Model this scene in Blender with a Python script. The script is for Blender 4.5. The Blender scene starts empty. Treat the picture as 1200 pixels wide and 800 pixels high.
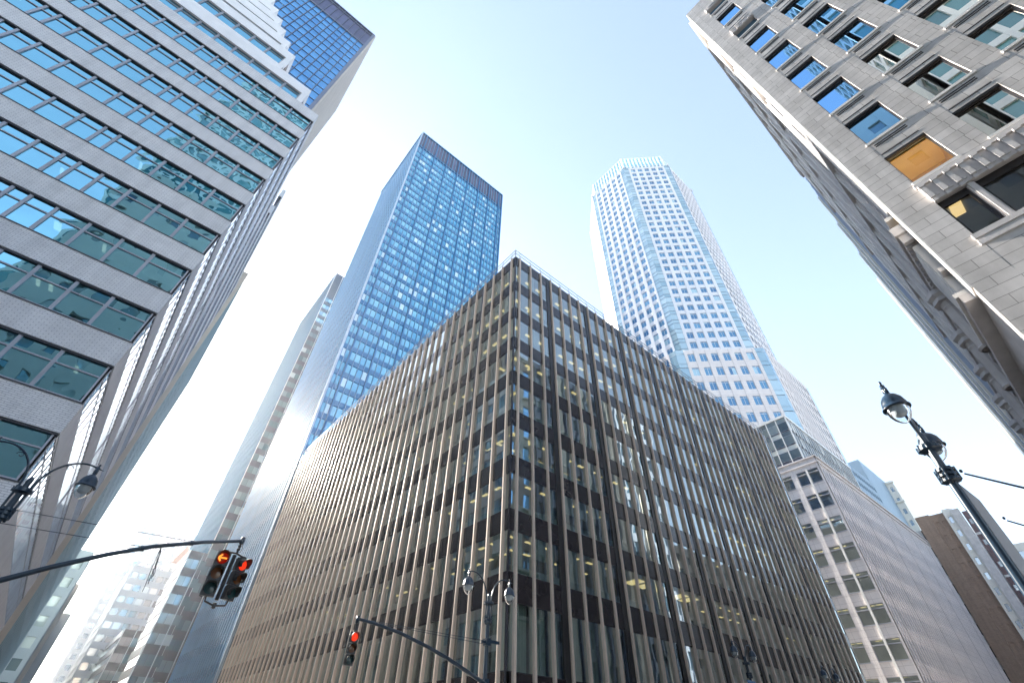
import bpy, math, random
import numpy as np
random.seed(7)
R_ = math.radians
scene = bpy.context.scene
C = scene.collection

# ------------------------------------------------------------------ camera
FPX = 528.16                                   # focal length for a frame 1200 wide
_y, _p, _r = R_(50.468), R_(43.210), R_(1.624)
FW = np.array([math.cos(_p)*math.cos(_y), math.cos(_p)*math.sin(_y), math.sin(_p)])
_rt = np.array([math.sin(_y), -math.cos(_y), 0.0]); _up = np.cross(_rt, FW)
RT = math.cos(_r)*_rt + math.sin(_r)*_up
UP = -math.sin(_r)*_rt + math.cos(_r)*_up
EYE = np.array([0, 0, 1.7])
from mathutils import Matrix, Vector
cam = bpy.data.objects.new('camera', bpy.data.cameras.new('camera'))
C.objects.link(cam)
M4 = Matrix.Identity(4)
for i in range(3):
    M4[i][0], M4[i][1], M4[i][2], M4[i][3] = RT[i], UP[i], -FW[i], EYE[i]
cam.matrix_world = M4
cam.data.sensor_fit = 'HORIZONTAL'; cam.data.sensor_width = 36
cam.data.lens = FPX/1200*36
cam.data.clip_start = 0.05; cam.data.clip_end = 5000
scene.camera = cam

# ------------------------------------------------------------------ world, sun, exposure
SUN_AZ, SUN_EL = 93.3, 26.0                    # azimuth counted from +X towards +Y
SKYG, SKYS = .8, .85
world = bpy.data.worlds.new('World'); scene.world = world
world.use_nodes = True
wn, wl = world.node_tree.nodes, world.node_tree.links
wn.clear()
sky = wn.new('ShaderNodeTexSky'); sky.sky_type = 'NISHITA'
sky.sun_disc = False
sky.sun_elevation = R_(SUN_EL); sky.sun_rotation = R_(90-SUN_AZ)
sky.air_density = 1.0; sky.dust_density = 0.5; sky.ozone_density = 1.5; sky.altitude = 0
bg = wn.new('ShaderNodeBackground'); bg.inputs[1].default_value = 0.15
wo = wn.new('ShaderNodeOutputWorld')
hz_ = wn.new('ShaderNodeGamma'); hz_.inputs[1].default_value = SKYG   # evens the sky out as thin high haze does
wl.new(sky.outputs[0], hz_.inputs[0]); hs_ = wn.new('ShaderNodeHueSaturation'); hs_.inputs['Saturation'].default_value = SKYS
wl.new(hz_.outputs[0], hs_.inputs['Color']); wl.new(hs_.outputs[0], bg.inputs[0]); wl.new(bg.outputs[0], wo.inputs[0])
sl = bpy.data.lights.new('sun', 'SUN'); sl.energy = 5.0; sl.angle = R_(0.5); sl.color = (1, .93, .82)
sun = bpy.data.objects.new('sun', sl); C.objects.link(sun)
sd = Vector((math.cos(R_(SUN_AZ))*math.cos(R_(SUN_EL)), math.sin(R_(SUN_AZ))*math.cos(R_(SUN_EL)), math.sin(R_(SUN_EL))))
sun.rotation_euler = sd.to_track_quat('Z', 'Y').to_euler()
sun.location = (0, 0, 300)
vs = scene.view_settings
vs.view_transform = 'Standard'; vs.look = 'None'; vs.gamma = 1; vs.use_curve_mapping = False
vs.exposure = 2.18
scene.render.engine = 'CYCLES'
cy = scene.cycles
cy.use_denoising = True
cy.max_bounces = 8; cy.diffuse_bounces = 5; cy.glossy_bounces = 4; cy.transmission_bounces = 4
cy.transparent_max_bounces = 12; cy.volume_bounces = 1
cy.caustics_reflective = False; cy.caustics_refractive = False
cy.sample_clamp_indirect = 6.0
HAZE = 0.00011

# ------------------------------------------------------------------ mesh builder
class MB:
    def __init__(s): s.v, s.f, s.m = [], [], []
    def quad(s, pts, mi=0, n=None):
        if n is not None:
            a, b, c = (np.array(p, float) for p in pts[:3])
            if np.dot(np.cross(b-a, c-a), n) < 0: pts = list(pts)[::-1]
        i = len(s.v); s.v += [tuple(p) for p in pts]
        s.f.append(tuple(range(i, i+len(pts)))); s.m.append(mi)
    def box(s, x0, x1, y0, y1, z0, z1, mi=0):
        if x0 > x1: x0, x1 = x1, x0
        if y0 > y1: y0, y1 = y1, y0
        i = len(s.v)
        s.v += [(x0,y0,z0),(x1,y0,z0),(x1,y1,z0),(x0,y1,z0),(x0,y0,z1),(x1,y0,z1),(x1,y1,z1),(x0,y1,z1)]
        for q in ((3,2,1,0),(4,5,6,7),(0,1,5,4),(1,2,6,5),(2,3,7,6),(3,0,4,7)):
            s.f.append(tuple(i+k for k in q)); s.m.append(mi)
    def fbox(s, F, u0, u1, w0, w1, z0, z1, mi=0):
        if u0 > u1: u0, u1 = u1, u0
        if w0 > w1: w0, w1 = w1, w0
        P = [F.p(u, w, z) for z in (z0, z1) for (u, w) in ((u0,w0),(u1,w0),(u1,w1),(u0,w1))]
        i = len(s.v); s.v += P
        for q in ((3,2,1,0),(4,5,6,7),(0,1,5,4),(1,2,6,5),(2,3,7,6),(3,0,4,7)):
            if F.flip: q = q[::-1]
            s.f.append(tuple(i+k for k in q)); s.m.append(mi)
    def fquad(s, F, u0, u1, z0, z1, w=0, mi=0):
        s.quad([F.p(u0,w,z0), F.p(u1,w,z0), F.p(u1,w,z1), F.p(u0,w,z1)], mi, F.n)
    def prism(s, poly, z0, z1, mi=0, cap=True):
        n = len(poly); i = len(s.v)
        s.v += [(x,y,z0) for x,y in poly]+[(x,y,z1) for x,y in poly]
        for k in range(n):
            j = (k+1) % n
            s.f.append((i+k, i+j, i+n+j, i+n+k)); s.m.append(mi)
        if cap:
            s.f.append(tuple(i+n+k for k in range(n))); s.m.append(mi)
            s.f.append(tuple(i+k for k in range(n))[::-1]); s.m.append(mi)
    def tube(s, pts, r, seg=10, mi=0, cap=True):
        pts = [np.array(p, float) for p in pts]; n = len(pts)
        rr = r if hasattr(r, '__len__') else [r]*n
        i0 = len(s.v); prev = None
        for k, p in enumerate(pts):
            t = pts[min(k+1, n-1)]-pts[max(k-1, 0)]; t = t/np.linalg.norm(t)
            if prev is None:
                a = np.array([0,0,1.0]) if abs(t[2]) < .9 else np.array([1.0,0,0])
                prev = np.cross(t, a); prev /= np.linalg.norm(prev)
            b = prev-t*np.dot(prev, t); b /= np.linalg.norm(b); prev = b
            c = np.cross(t, b)
            for q in range(seg):
                an = 2*math.pi*q/seg
                s.v.append(tuple(p+rr[k]*(math.cos(an)*b+math.sin(an)*c)))
        for k in range(n-1):
            for q in range(seg):
                a = i0+k*seg+q; b2 = i0+k*seg+(q+1) % seg
                s.f.append((a, b2, b2+seg, a+seg)); s.m.append(mi)
        if cap:
            s.f.append(tuple(i0+q for q in range(seg))[::-1]); s.m.append(mi)
            s.f.append(tuple(i0+(n-1)*seg+q for q in range(seg))); s.m.append(mi)
    def lathe(s, prof, cx=0, cy=0, seg=20, mi=0):
        i0 = len(s.v); n = len(prof)
        for r, z in prof:
            for q in range(seg):
                an = 2*math.pi*q/seg
                s.v.append((cx+r*math.cos(an), cy+r*math.sin(an), z))
        for k in range(n-1):
            for q in range(seg):
                a = i0+k*seg+q; b = i0+k*seg+(q+1) % seg
                s.f.append((a, b, b+seg, a+seg)); s.m.append(mi)
    def build(s, name, mats, parent=None, smooth=False, xf=None):
        if not s.f: return None
        off = np.array(parent['_o'] if parent is not None else (0,0,0), float)
        V = np.array(s.v, float)
        if xf is None: V = V-off
        me = bpy.data.meshes.new(name)
        me.from_pydata(V.tolist(), [], s.f)
        if not isinstance(mats, (list, tuple)): mats = [mats]
        for m in mats: me.materials.append(m)
        me.polygons.foreach_set('material_index', s.m)
        if smooth: me.polygons.foreach_set('use_smooth', [True]*len(s.f))
        me.update()
        o = bpy.data.objects.new(name, me); C.objects.link(o)
        if parent is not None:
            o.parent = parent; o['_o'] = list(off)
        else: o['_o'] = [0,0,0]
        return o

class Face:
    def __init__(s, p0, u, n):
        s.p0 = np.array(p0, float); s.u = np.array(u, float); s.n = np.array(n, float)
        s.flip = np.dot(np.cross(s.u, s.n), (0,0,1)) < 0
    def p(s, u, w, z):
        q = s.p0+s.u*u+s.n*w
        return (q[0], q[1], z)
def faceX(x, sgn): return Face((x,0,0), (0,1,0), (sgn,0,0))
def faceY(y, sgn): return Face((0,y,0), (1,0,0), (0,sgn,0))
def faceP(a, b):                                 # from a to b, outward normal on the right hand side
    a = np.array(a, float); b = np.array(b, float); d = b-a; L = np.linalg.norm(d); d /= L
    f = Face((a[0],a[1],0), (d[0],d[1],0), (d[1],-d[0],0)); f.L = L
    return f

def thing(name, label, cat, loc=(0,0,0), group=None):
    o = bpy.data.objects.new(name, None); C.objects.link(o)
    o.location = loc; o['label'] = label; o['category'] = cat; o['_o'] = list(loc)
    o.empty_display_size = 0.5
    if group: o['group'] = group
    return o
def structure(o): o['kind'] = 'structure'; return o

def project(P):
    d = np.array(P, float)-EYE; z = d@FW
    if z < .1: return None
    return 600+FPX*(d@RT)/z, 400-FPX*(d@UP)/z
def px_area(q):
    pp = [project(p) for p in q]
    if any(p is None for p in pp): return 0
    cx = sum(p[0] for p in pp)/4; cyy = sum(p[1] for p in pp)/4
    if not (-10 < cx < 1210 and -10 < cyy < 810): return 0
    a = 0
    for i in range(4):
        x0, y0 = pp[i]; x1, y1 = pp[(i+1) % 4]; a += x0*y1-x1*y0
    return abs(a)/2

# ------------------------------------------------------------------ materials
def newmat(name):
    m = bpy.data.materials.new(name); m.use_nodes = True
    nt = m.node_tree; nt.nodes.clear()
    out = nt.nodes.new('ShaderNodeOutputMaterial')
    return m, nt, nt.nodes, nt.links, out
def ramp(nt, fac, c0, c1, p0=0.0, p1=1.0):
    r = nt.nodes.new('ShaderNodeValToRGB')
    r.color_ramp.elements[0].position = p0; r.color_ramp.elements[1].position = p1
    r.color_ramp.elements[0].color = (*c0, 1); r.color_ramp.elements[1].color = (*c1, 1)
    nt.links.new(fac, r.inputs[0]); return r.outputs[0]
def surf(name, base, rough=.6, metal=0.0, var=.15, scale=.6, island=0.0, bump=0.0, spec=.5, streak=0.0):
    m, nt, n, l, out = newmat(name)
    b = n.new('ShaderNodeBsdfPrincipled')
    b.inputs['Roughness'].default_value = rough; b.inputs['Metallic'].default_value = metal
    b.inputs['Specular IOR Level'].default_value = spec
    tc = n.new('ShaderNodeTexCoord')
    no = n.new('ShaderNodeTexNoise'); no.inputs['Scale'].default_value = scale; no.inputs['Detail'].default_value = 5
    mp = n.new('ShaderNodeMapping')
    l.new(tc.outputs['Object'], mp.inputs[0]); l.new(mp.outputs[0], no.inputs[0])
    if streak: mp.inputs['Scale'].default_value = (1, 1, .08)
    lo = tuple(c*(1-var) for c in base); hi = tuple(min(1, c*(1+var)) for c in base)
    col = ramp(nt, no.outputs[0], lo, hi, .3, .7)
    if island:
        g = n.new('ShaderNodeNewGeometry')
        mx = n.new('ShaderNodeMix'); mx.data_type = 'RGBA'; mx.blend_type = 'MULTIPLY'; mx.inputs[0].default_value = 1
        rr = ramp(nt, g.outputs['Random Per Island'], (1-island,)*3, (1,)*3)
        l.new(col, mx.inputs[6]); l.new(rr, mx.inputs[7]); col = mx.outputs[2]
    l.new(col, b.inputs['Base Color'])
    if bump:
        n2 = n.new('ShaderNodeTexNoise'); n2.inputs['Scale'].default_value = scale*14; n2.inputs['Detail'].default_value = 4
        l.new(tc.outputs['Object'], n2.inputs[0])
        bu = n.new('ShaderNodeBump'); bu.inputs['Strength'].default_value = bump; bu.inputs['Distance'].default_value = .02
        l.new(n2.outputs[0], bu.inputs['Height']); l.new(bu.outputs[0], b.inputs['Normal'])
    l.new(b.outputs[0], out.inputs[0])
    return m
def brick(name, c1, c2, mortar, bw, bh, ms=.012, rough=.75, off=.5, squash=1.0, noise=.12, bump=.4):
    m, nt, n, l, out = newmat(name)
    b = n.new('ShaderNodeBsdfPrincipled'); b.inputs['Roughness'].default_value = rough
    tc = n.new('ShaderNodeTexCoord'); sp = n.new('ShaderNodeSeparateXYZ'); l.new(tc.outputs['Object'], sp.inputs[0])
    ad = n.new('ShaderNodeMath'); ad.operation = 'ADD'; l.new(sp.outputs[0], ad.inputs[0]); l.new(sp.outputs[1], ad.inputs[1])
    cb = n.new('ShaderNodeCombineXYZ'); l.new(ad.outputs[0], cb.inputs[0]); l.new(sp.outputs[2], cb.inputs[1])
    bt = n.new('ShaderNodeTexBrick'); bt.inputs['Scale'].default_value = 1
    bt.offset = off; bt.squash = squash; bt.squash_frequency = 2
    bt.inputs['Brick Width'].default_value = bw; bt.inputs['Row Height'].default_value = bh
    bt.inputs['Mortar Size'].default_value = ms; bt.inputs['Mortar Smooth'].default_value = .1
    bt.inputs['Color1'].default_value = (*c1, 1); bt.inputs['Color2'].default_value = (*c2, 1)
    bt.inputs['Mortar'].default_value = (*mortar, 1)
    l.new(cb.outputs[0], bt.inputs[0])
    no = n.new('ShaderNodeTexNoise'); no.inputs['Scale'].default_value = .9; no.inputs['Detail'].default_value = 8; no.inputs['Roughness'].default_value = .65
    l.new(tc.outputs['Object'], no.inputs[0])
    rr = ramp(nt, no.outputs[0], (1-noise*1.6,)*3, (1+noise*.3,)*3, .25, .75)
    mx = n.new('ShaderNodeMix'); mx.data_type = 'RGBA'; mx.blend_type = 'MULTIPLY'; mx.inputs[0].default_value = 1
    l.new(bt.outputs[0], mx.inputs[6]); l.new(rr, mx.inputs[7])
    mp = n.new('ShaderNodeMapping'); mp.inputs['Scale'].default_value = (1.6, 1.6, .10); l.new(tc.outputs['Object'], mp.inputs[0])
    ns = n.new('ShaderNodeTexNoise'); ns.inputs['Scale'].default_value = 1; ns.inputs['Detail'].default_value = 6; l.new(mp.outputs[0], ns.inputs[0])
    rs = ramp(nt, ns.outputs[0], (1-noise*1.2,)*3, (1,)*3, .32, .62)
    m2_ = n.new('ShaderNodeMix'); m2_.data_type = 'RGBA'; m2_.blend_type = 'MULTIPLY'; m2_.inputs[0].default_value = 1
    l.new(mx.outputs[2], m2_.inputs[6]); l.new(rs, m2_.inputs[7])
    l.new(m2_.outputs[2], b.inputs['Base Color'])
    bu = n.new('ShaderNodeBump'); bu.inputs['Strength'].default_value = bump; bu.inputs['Distance'].default_value = .01; bu.invert = True
    l.new(bt.outputs['Fac'], bu.inputs['Height']); l.new(bu.outputs[0], b.inputs['Normal'])
    l.new(b.outputs[0], out.inputs[0])
    return m
def glass(name, tint, refl=(1,1,1), ior=1.7, wob=.02, wscale=.7, rough=.0, boost=.0):
    """clear architectural glass: fresnel mix of a tinted see-through and a mirror with rolled-glass waviness"""
    m, nt, n, l, out = newmat(name)
    tr = n.new('ShaderNodeBsdfTransparent'); tr.inputs[0].default_value = (*tint, 1)
    gl = n.new('ShaderNodeBsdfGlossy'); gl.inputs['Roughness'].default_value = rough; gl.inputs[0].default_value = (*refl, 1)
    tc = n.new('ShaderNodeTexCoord')
    g = n.new('ShaderNodeNewGeometry'); oi = n.new('ShaderNodeObjectInfo')
    ad = n.new('ShaderNodeMath'); ad.operation = 'ADD'; l.new(g.outputs['Random Per Island'], ad.inputs[0]); l.new(oi.outputs['Random'], ad.inputs[1])
    mu = n.new('ShaderNodeMath'); mu.operation = 'MULTIPLY'; mu.inputs[1].default_value = 37.; l.new(ad.outputs[0], mu.inputs[0])
    no = n.new('ShaderNodeTexNoise'); no.noise_dimensions = '4D'; no.inputs['Scale'].default_value = wscale; no.inputs['Detail'].default_value = 1.0
    l.new(tc.outputs['Object'], no.inputs['Vector']); l.new(mu.outputs[0], no.inputs['W'])
    bu = n.new('ShaderNodeBump'); bu.inputs['Strength'].default_value = 1; bu.inputs['Distance'].default_value = wob
    l.new(no.outputs[0], bu.inputs['Height']); l.new(bu.outputs[0], gl.inputs['Normal'])
    fr = n.new('ShaderNodeFresnel'); fr.inputs[0].default_value = ior
    f = fr.outputs[0]
    if boost:
        ma = n.new('ShaderNodeMath'); ma.operation = 'ADD'; ma.use_clamp = True; ma.inputs[1].default_value = boost
        l.new(f, ma.inputs[0]); f = ma.outputs[0]
    mx = n.new('ShaderNodeMixShader'); l.new(f, mx.inputs[0]); l.new(tr.outputs[0], mx.inputs[1]); l.new(gl.outputs[0], mx.inputs[2])
    l.new(mx.outputs[0], out.inputs[0])
    return m
def dark_glass(name, c0, c1, refl=.5, rough=.06, wob=.01, wscale=.5, bright=None, pb=.9, rtint=(1,1,1)):
    """tower glass seen from far: coloured body (blinds, rooms) varying from pane to pane under a mirror coat"""
    m, nt, n, l, out = newmat(name)
    g = n.new('ShaderNodeNewGeometry'); oi = n.new('ShaderNodeObjectInfo')
    ad = n.new('ShaderNodeMath'); ad.operation = 'ADD'; l.new(g.outputs['Random Per Island'], ad.inputs[0]); l.new(oi.outputs['Random'], ad.inputs[1])
    fr0 = n.new('ShaderNodeMath'); fr0.operation = 'FRACT'; l.new(ad.outputs[0], fr0.inputs[0])
    r = n.new('ShaderNodeValToRGB')
    r.color_ramp.elements[0].color = (*c0, 1); r.color_ramp.elements[1].color = (*c1, 1); r.color_ramp.elements[1].position = .85
    if bright:
        e = r.color_ramp.elements.new(pb); e.color = (*c1, 1)
        e = r.color_ramp.elements.new(pb+.02); e.color = (*bright, 1)
    l.new(fr0.outputs[0], r.inputs[0])
    d = n.new('ShaderNodeBsdfDiffuse'); l.new(r.outputs[0], d.inputs[0])
    gl = n.new('ShaderNodeBsdfGlossy'); gl.inputs['Roughness'].default_value = rough; gl.inputs[0].default_value = (*rtint, 1)
    tc = n.new('ShaderNodeTexCoord')
    no = n.new('ShaderNodeTexNoise'); no.inputs['Scale'].default_value = wscale; no.inputs['Detail'].default_value = 1
    l.new(tc.outputs['Object'], no.inputs[0])
    bu = n.new('ShaderNodeBump'); bu.inputs['Distance'].default_value = wob; l.new(no.outputs[0], bu.inputs['Height']); l.new(bu.outputs[0], gl.inputs['Normal'])
    lw = n.new('ShaderNodeFresnel'); lw.inputs[0].default_value = 1.6
    ma = n.new('ShaderNodeMath'); ma.operation = 'ADD'; ma.use_clamp = True; ma.inputs[1].default_value = refl; l.new(lw.outputs[0], ma.inputs[0])
    mx = n.new('ShaderNodeMixShader'); l.new(ma.outputs[0], mx.inputs[0]); l.new(d.outputs[0], mx.inputs[1]); l.new(gl.outputs[0], mx.inputs[2])
    l.new(mx.outputs[0], out.inputs[0])
    return m
def emit(name, col, s):
    m, nt, n, l, out = newmat(name)
    e = n.new('ShaderNodeEmission'); e.inputs[0].default_value = (*col, 1); e.inputs[1].default_value = s
    l.new(e.outputs[0], out.inputs[0]); return m

MAT = {}
MAT['mullion'] = surf('steel_mullion', (.68,.56,.47), .42, .25, .12, 1.5, streak=1)
MAT['spandrel'] = surf('dark_spandrel', (.022,.017,.021), .18, 0, .3, .8)
MAT['blackcol'] = surf('black_column', (.012,.011,.013), .35, 0, .2)
MAT['frame'] = surf('dark_frame', (.05,.05,.06), .4, .3, .2)
MAT['alu'] = surf('aluminium_frame', (.36,.37,.42), .45, .3, .12)
MAT['slab'] = surf('ceiling_plaster', (.62,.63,.60), .8, 0, .12)
MAT['core'] = surf('interior_wall', (.30,.27,.23), .8, 0, .35, .25)
MAT['convector'] = surf('convector_cover', (.42,.47,.44), .5, 0, .1)
MAT['drape'] = surf('window_drape', (.64,.66,.62), .85, 0, .12, 2)
MAT['blind'] = surf('roller_blind', (.55,.55,.52), .8, 0, .08, 1)
MAT['lamp'] = emit('ceiling_lamp_glow', (1,.70,.30), .28)
MAT['lampw'] = emit('tube_lamp_glow', (1,.93,.75), .35)
MAT['greyframe'] = surf('grey_window_frame', (.17,.15,.15), .5, .2, .1)
MAT['glass_c'] = glass('clear_glass_green', (.62,.76,.72), (.93,1,.98), ior=1.75, wob=.008, wscale=.5, boost=.24)
MAT['glass_l'] = glass('wavy_teal_glass', (.26,.42,.44), (.42,.86,1), ior=2.2, wob=.024, wscale=.8, boost=.5)
MAT['glass_ls'] = glass('side_window_glass', (.34,.46,.46), (.9,.97,1), ior=2.1, wob=.003, wscale=.55, boost=.5)
MAT['glass_r'] = glass('clear_window_glass', (.5,.58,.62), (.32,.64,1), ior=2.0, wob=.0015, wscale=.4, boost=.66)
MAT['glass_r2'] = glass('mirroring_window_glass', (.5,.58,.62), (1,.96,.88), ior=2.0, wob=.0015, wscale=.4, boost=.66)
MAT['glass_r3'] = glass('see_through_window_glass', (.75,.78,.78), (.8,.9,1), ior=1.7, wob=.0015, wscale=.4, boost=.05)
MAT['wbrick'] = brick('white_glazed_brick', (.76,.75,.77), (.83,.82,.83), (.42,.41,.45), .30, .095, .009, .5, noise=.10, bump=.3)
MAT['wstone'] = surf('white_parapet_stone', (.78,.77,.79), .7, 0, .06, .8, bump=.1)
MAT['ashlar'] = brick('grey_limestone_blocks', (.62,.585,.565), (.73,.69,.67), (.29,.27,.26), 1.15, .47, .011, .85, off=.37, squash=1.25, noise=.16, bump=.7)
MAT['limestone'] = surf('smooth_limestone', (.56,.53,.52), .85, 0, .12, 1.2, bump=.2)
MAT['limestone_l'] = surf('pale_limestone', (.68,.66,.64), .85, 0, .1, 1.2, bump=.2)
MAT['bronze'] = surf('dark_bronze', (.035,.03,.03), .45, .3, .2)
MAT['ironblue'] = surf('blue_black_painted_iron', (.012,.030,.055), .28, .0, .25, 3)
MAT['globe'] = glass('lamp_globe_glass', (.90,.94,.96), ior=1.35, wob=.002)
MAT['bulb'] = surf('frosted_refractor', (.50,.52,.54), .35, 0, .1)
MAT['concrete'] = surf('concrete', (.42,.41,.39), .85, 0, .15, .4, bump=.2)
MAT['asphalt'] = surf('asphalt', (.05,.05,.052), .9, 0, .25, 2, bump=.3)
MAT['paint'] = surf('road_paint', (.72,.72,.70), .7, 0, .1, 3)

# ------------------------------------------------------------------ windows of a building
class Windows:
    """collects window panes (with frame bars); the 100 largest in view become objects, the rest one stuff part"""
    def __init__(s, root, gmat, fmat=None, name='window', fr=.05, fd=.06, deep=True):
        s.root, s.g, s.fm, s.name, s.fr, s.fd, s.deep = root, gmat, fmat, name, fr, fd, deep
        s.items = []
    def add(s, F, u0, u1, z0, z1, w, cols=1, transom=None, g=0):
        q = [F.p(u0,w,z0), F.p(u1,w,z0), F.p(u1,w,z1), F.p(u0,w,z1)]
        d = np.array(q[0])-EYE
        s.items.append((px_area(q) if np.dot(d, F.n) < 0 else 0, F, u0, u1, z0, z1, w, cols, transom, g))
    def geo(s, it, P, B):
        _, F, u0, u1, z0, z1, w, cols, transom, g = it[:10]
        du = (u1-u0)/cols
        for k in range(cols):
            if transom is None: P.fquad(F, u0+k*du, u0+(k+1)*du, z0, z1, w, g)
            else:
                P.fquad(F, u0+k*du, u0+(k+1)*du, z0, transom, w, g)
                P.fquad(F, u0+k*du, u0+(k+1)*du, transom, z1, w, g)
        if s.fm is not None:
            f, d = s.fr, s.fd
            B.fbox(F, u0, u0+f, w-.02, w+d, z0, z1); B.fbox(F, u1-f, u1, w-.02, w+d, z0, z1)
            B.fbox(F, u0+f, u1-f, w-.02, w+d*.9, z0, z0+f); B.fbox(F, u0+f, u1-f, w-.02, w+d*.9, z1-f, z1)
            for k in range(1, cols): B.fbox(F, u0+k*du-f*.45, u0+k*du+f*.45, w-.02, w+d*.8, z0+f, z1-f)
            if transom: B.fbox(F, u0+f, u1-f, w-.02, w+d*.7, transom-f*.5, transom+f*.5)
    def finish(s, top=100):
        s.items.sort(key=lambda t: -t[0])
        gm = s.g if isinstance(s.g, list) else [s.g]
        big = [i for i in s.items[:top] if i[0] > 1.0]; rest = s.items[len(big):]
        for it in big:
            P, B = MB(), MB(); s.geo(it, P, B)
            if s.fm is not None and s.deep:
                o = B.build(s.name, s.fm, s.root); P.build('pane', gm, o)
                for nm, fn, mt in (it[10] if len(it) > 10 else ()):
                    b = MB(); fn(b); b.build(nm, mt, o)
            elif s.fm is not None:
                k = len(gm); i = len(P.v)
                P.v += B.v; P.f += [tuple(a+i for a in f) for f in B.f]; P.m += [k]*len(B.f)
                P.build(s.name, gm+[s.fm], s.root)
            else: P.build(s.name, gm, s.root)
        if rest:
            ex = {}
            for it in rest:
                for nm, fn, mt in (it[10] if len(it) > 10 else ()):
                    fn(ex.setdefault(nm, (MB(), mt))[0])
            for nm in ex: ex[nm][0].build('smaller_'+nm+'s', ex[nm][1], s.root)['kind'] = 'stuff'
            P, B = MB(), MB()
            for it in rest: s.geo(it, P, B)
            k = len(gm); i = len(P.v)
            P.v += B.v; P.f += [tuple(a+i for a in f) for f in B.f]; P.m += [k]*len(B.f)
            o = P.build('smaller_windows', gm+([s.fm] if s.fm is not None else []), s.root)
            o['kind'] = 'stuff'
def some(root, name, items, mats, top=100, stuffname=None):
    """items: list of (score, MB-filling function)"""
    items = sorted(items, key=lambda t: -t[0])
    for sc, fn in items[:top]:
        b = MB(); fn(b); b.build(name, mats, root)
    if items[top:]:
        b = MB()
        for sc, fn in items[top:]: fn(b)
        o = b.build(stuffname or 'more_'+name+'s', mats, root); o['kind'] = 'stuff'
def grid(wall, F, u0, u1, bays, rows, z0, z1, d=.3, sp=-.04, mi=0):
    """wall with real openings: piers the full height and spandrel bands between the rows"""
    e = u0
    for a, b in sorted(bays):
        if a-e > .02: wall.fbox(F, e, a, -d-.06, 0, z0, z1, mi)
        e = b
    if u1-e > .02: wall.fbox(F, e, u1, -d-.06, 0, z0, z1, mi)
    for a, b in bays:
        z = z0
        for p, q in sorted(rows):
            if p-z > .02: wall.fbox(F, a-.004, b+.004, -d-.03, sp, z, p, mi)
            z = q
        if z1-z > .02: wall.fbox(F, a-.004, b+.004, -d-.03, sp, z, z1, mi)

# ================================================================== ground
g = MB(); g.quad([(-900,-900,0),(900,-900,0),(900,900,0),(-900,900,0)])
structure(g.build('ground', MAT['concrete']))
rd = MB(); rd.quad([(-.5,-900,.004),(14.9,-900,.004),(14.9,900,.004),(-.5,900,.004)])
structure(rd.build('side_street', MAT['asphalt']))
rd = MB(); rd.quad([(-900,1.0,.008),(160,1.0,.008),(160,18.4,.008),(-900,18.4,.008)])
structure(rd.build('avenue', MAT['asphalt']))
pm = MB()
for k in range(12):
    pm.quad([(14.9+.4,1.6+k*1.4,.012),(18.2,1.6+k*1.4,.012),(18.2,2.1+k*1.4,.012),(15.3,2.1+k*1.4,.012)])
    pm.quad([(-3.6,1.6+k*1.4,.012),(-.8,1.6+k*1.4,.012),(-.8,2.1+k*1.4,.012),(-3.6,2.1+k*1.4,.012)])
structure(pm.build('crossing_markings', MAT['paint']))
pv = MB()
pv.box(14.9,164,18.4,240,0,.13); pv.box(14.9,164,-2.7-60,1.0,.0,.13)
pv.box(-120,-.5,18.4,400,0,.13); pv.box(-120,-.5,-120,1.0-4,0,.13)
structure(pv.build('pavement', MAT['concrete']))

# ================================================================== centre: bronze and steel office block
CX, CY, CXE, CYE, CH = 18.37, 22.05, 71.0, 80.8, 41.0
cb = thing('office_building', 'low corner office block with steel fins, dark spandrels and lit windows', 'office building', (CX, CY, 0))
FL, FR = faceX(CX, -1), faceY(CY, -1)
sills = [37.02-3.86*k for k in range(7)]+[10.06, 5.26]
tops = [39.63]+[s-1.32 for s in sills[:7]]+[8.52]
rows = list(zip(sills, tops))
# mullion positions
mR = [18.87+1.494*k for k in range(36)]; mR = [m for m in mR if m < CXE-.1]
mL = [22.52+1.494*k for k in range(40)]; mL = [m for m in mL if m < CYE-.1]
joints = [0.25]+sorted([(s+t2)/2-.3 for s, t2 in zip(sills[:-1], tops[1:])])+[CH]
def fin(F, m):
    b = MB()
    for a, c in zip(joints[:-1], joints[1:]):
        b.fbox(F, m-.080, m+.080, .0, .21, a+.012, c-.012)
        b.fbox(F, m-.04, m+.04, .21, .24, a+.012, c-.012)
    b.fbox(F, m-.065, m+.065, 0, .19, .3, CH-.05)
    b.build('mullion', MAT['mullion'], cb)
for m in mR: fin(FR, m)
for m in mL: fin(FL, m)
for i in range(len(rows)):
    lo, hi = (rows[i][1], CH) if i == 0 else (rows[i][1], rows[i-1][0])
    b = MB()
    b.fbox(FR, CX+.06, CXE, -.12, .05, lo, hi); b.build('spandrel_band', MAT['spandrel'], cb)
    b = MB(); b.fbox(FL, CY-.05, CYE, -.12, .05, lo, hi); b.build('spandrel_band', MAT['spandrel'], cb)
b = MB(); b.fbox(FR, CX+.06, CXE, -.3, -.02, 0, 5.26); b.fbox(FL, CY+.02, CYE, -.3, -.02, 0, 5.258)
b.build('base_wall', MAT['spandrel'], cb)
b = MB(); b.box(CX-.03, CX+.06, CY-.03, CY+.06, .2, CH-.1); b.build('corner_post', MAT['frame'], cb)
# dark columns on every fourth fin
for k, m in enumerate(mR):
    if k % 4 == 3:
        b = MB(); b.fbox(FR, m-.60, m-.12, -.25, .08, .2, CH-.02); b.build('dark_column', MAT['blackcol'], cb)
for k, m in enumerate(mL):
    if k % 4 == 3:
        b = MB(); b.fbox(FL, m+.12, m+.55, -.25, .08, .2, CH-.02); b.build('dark_column', MAT['blackcol'], cb)
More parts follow.
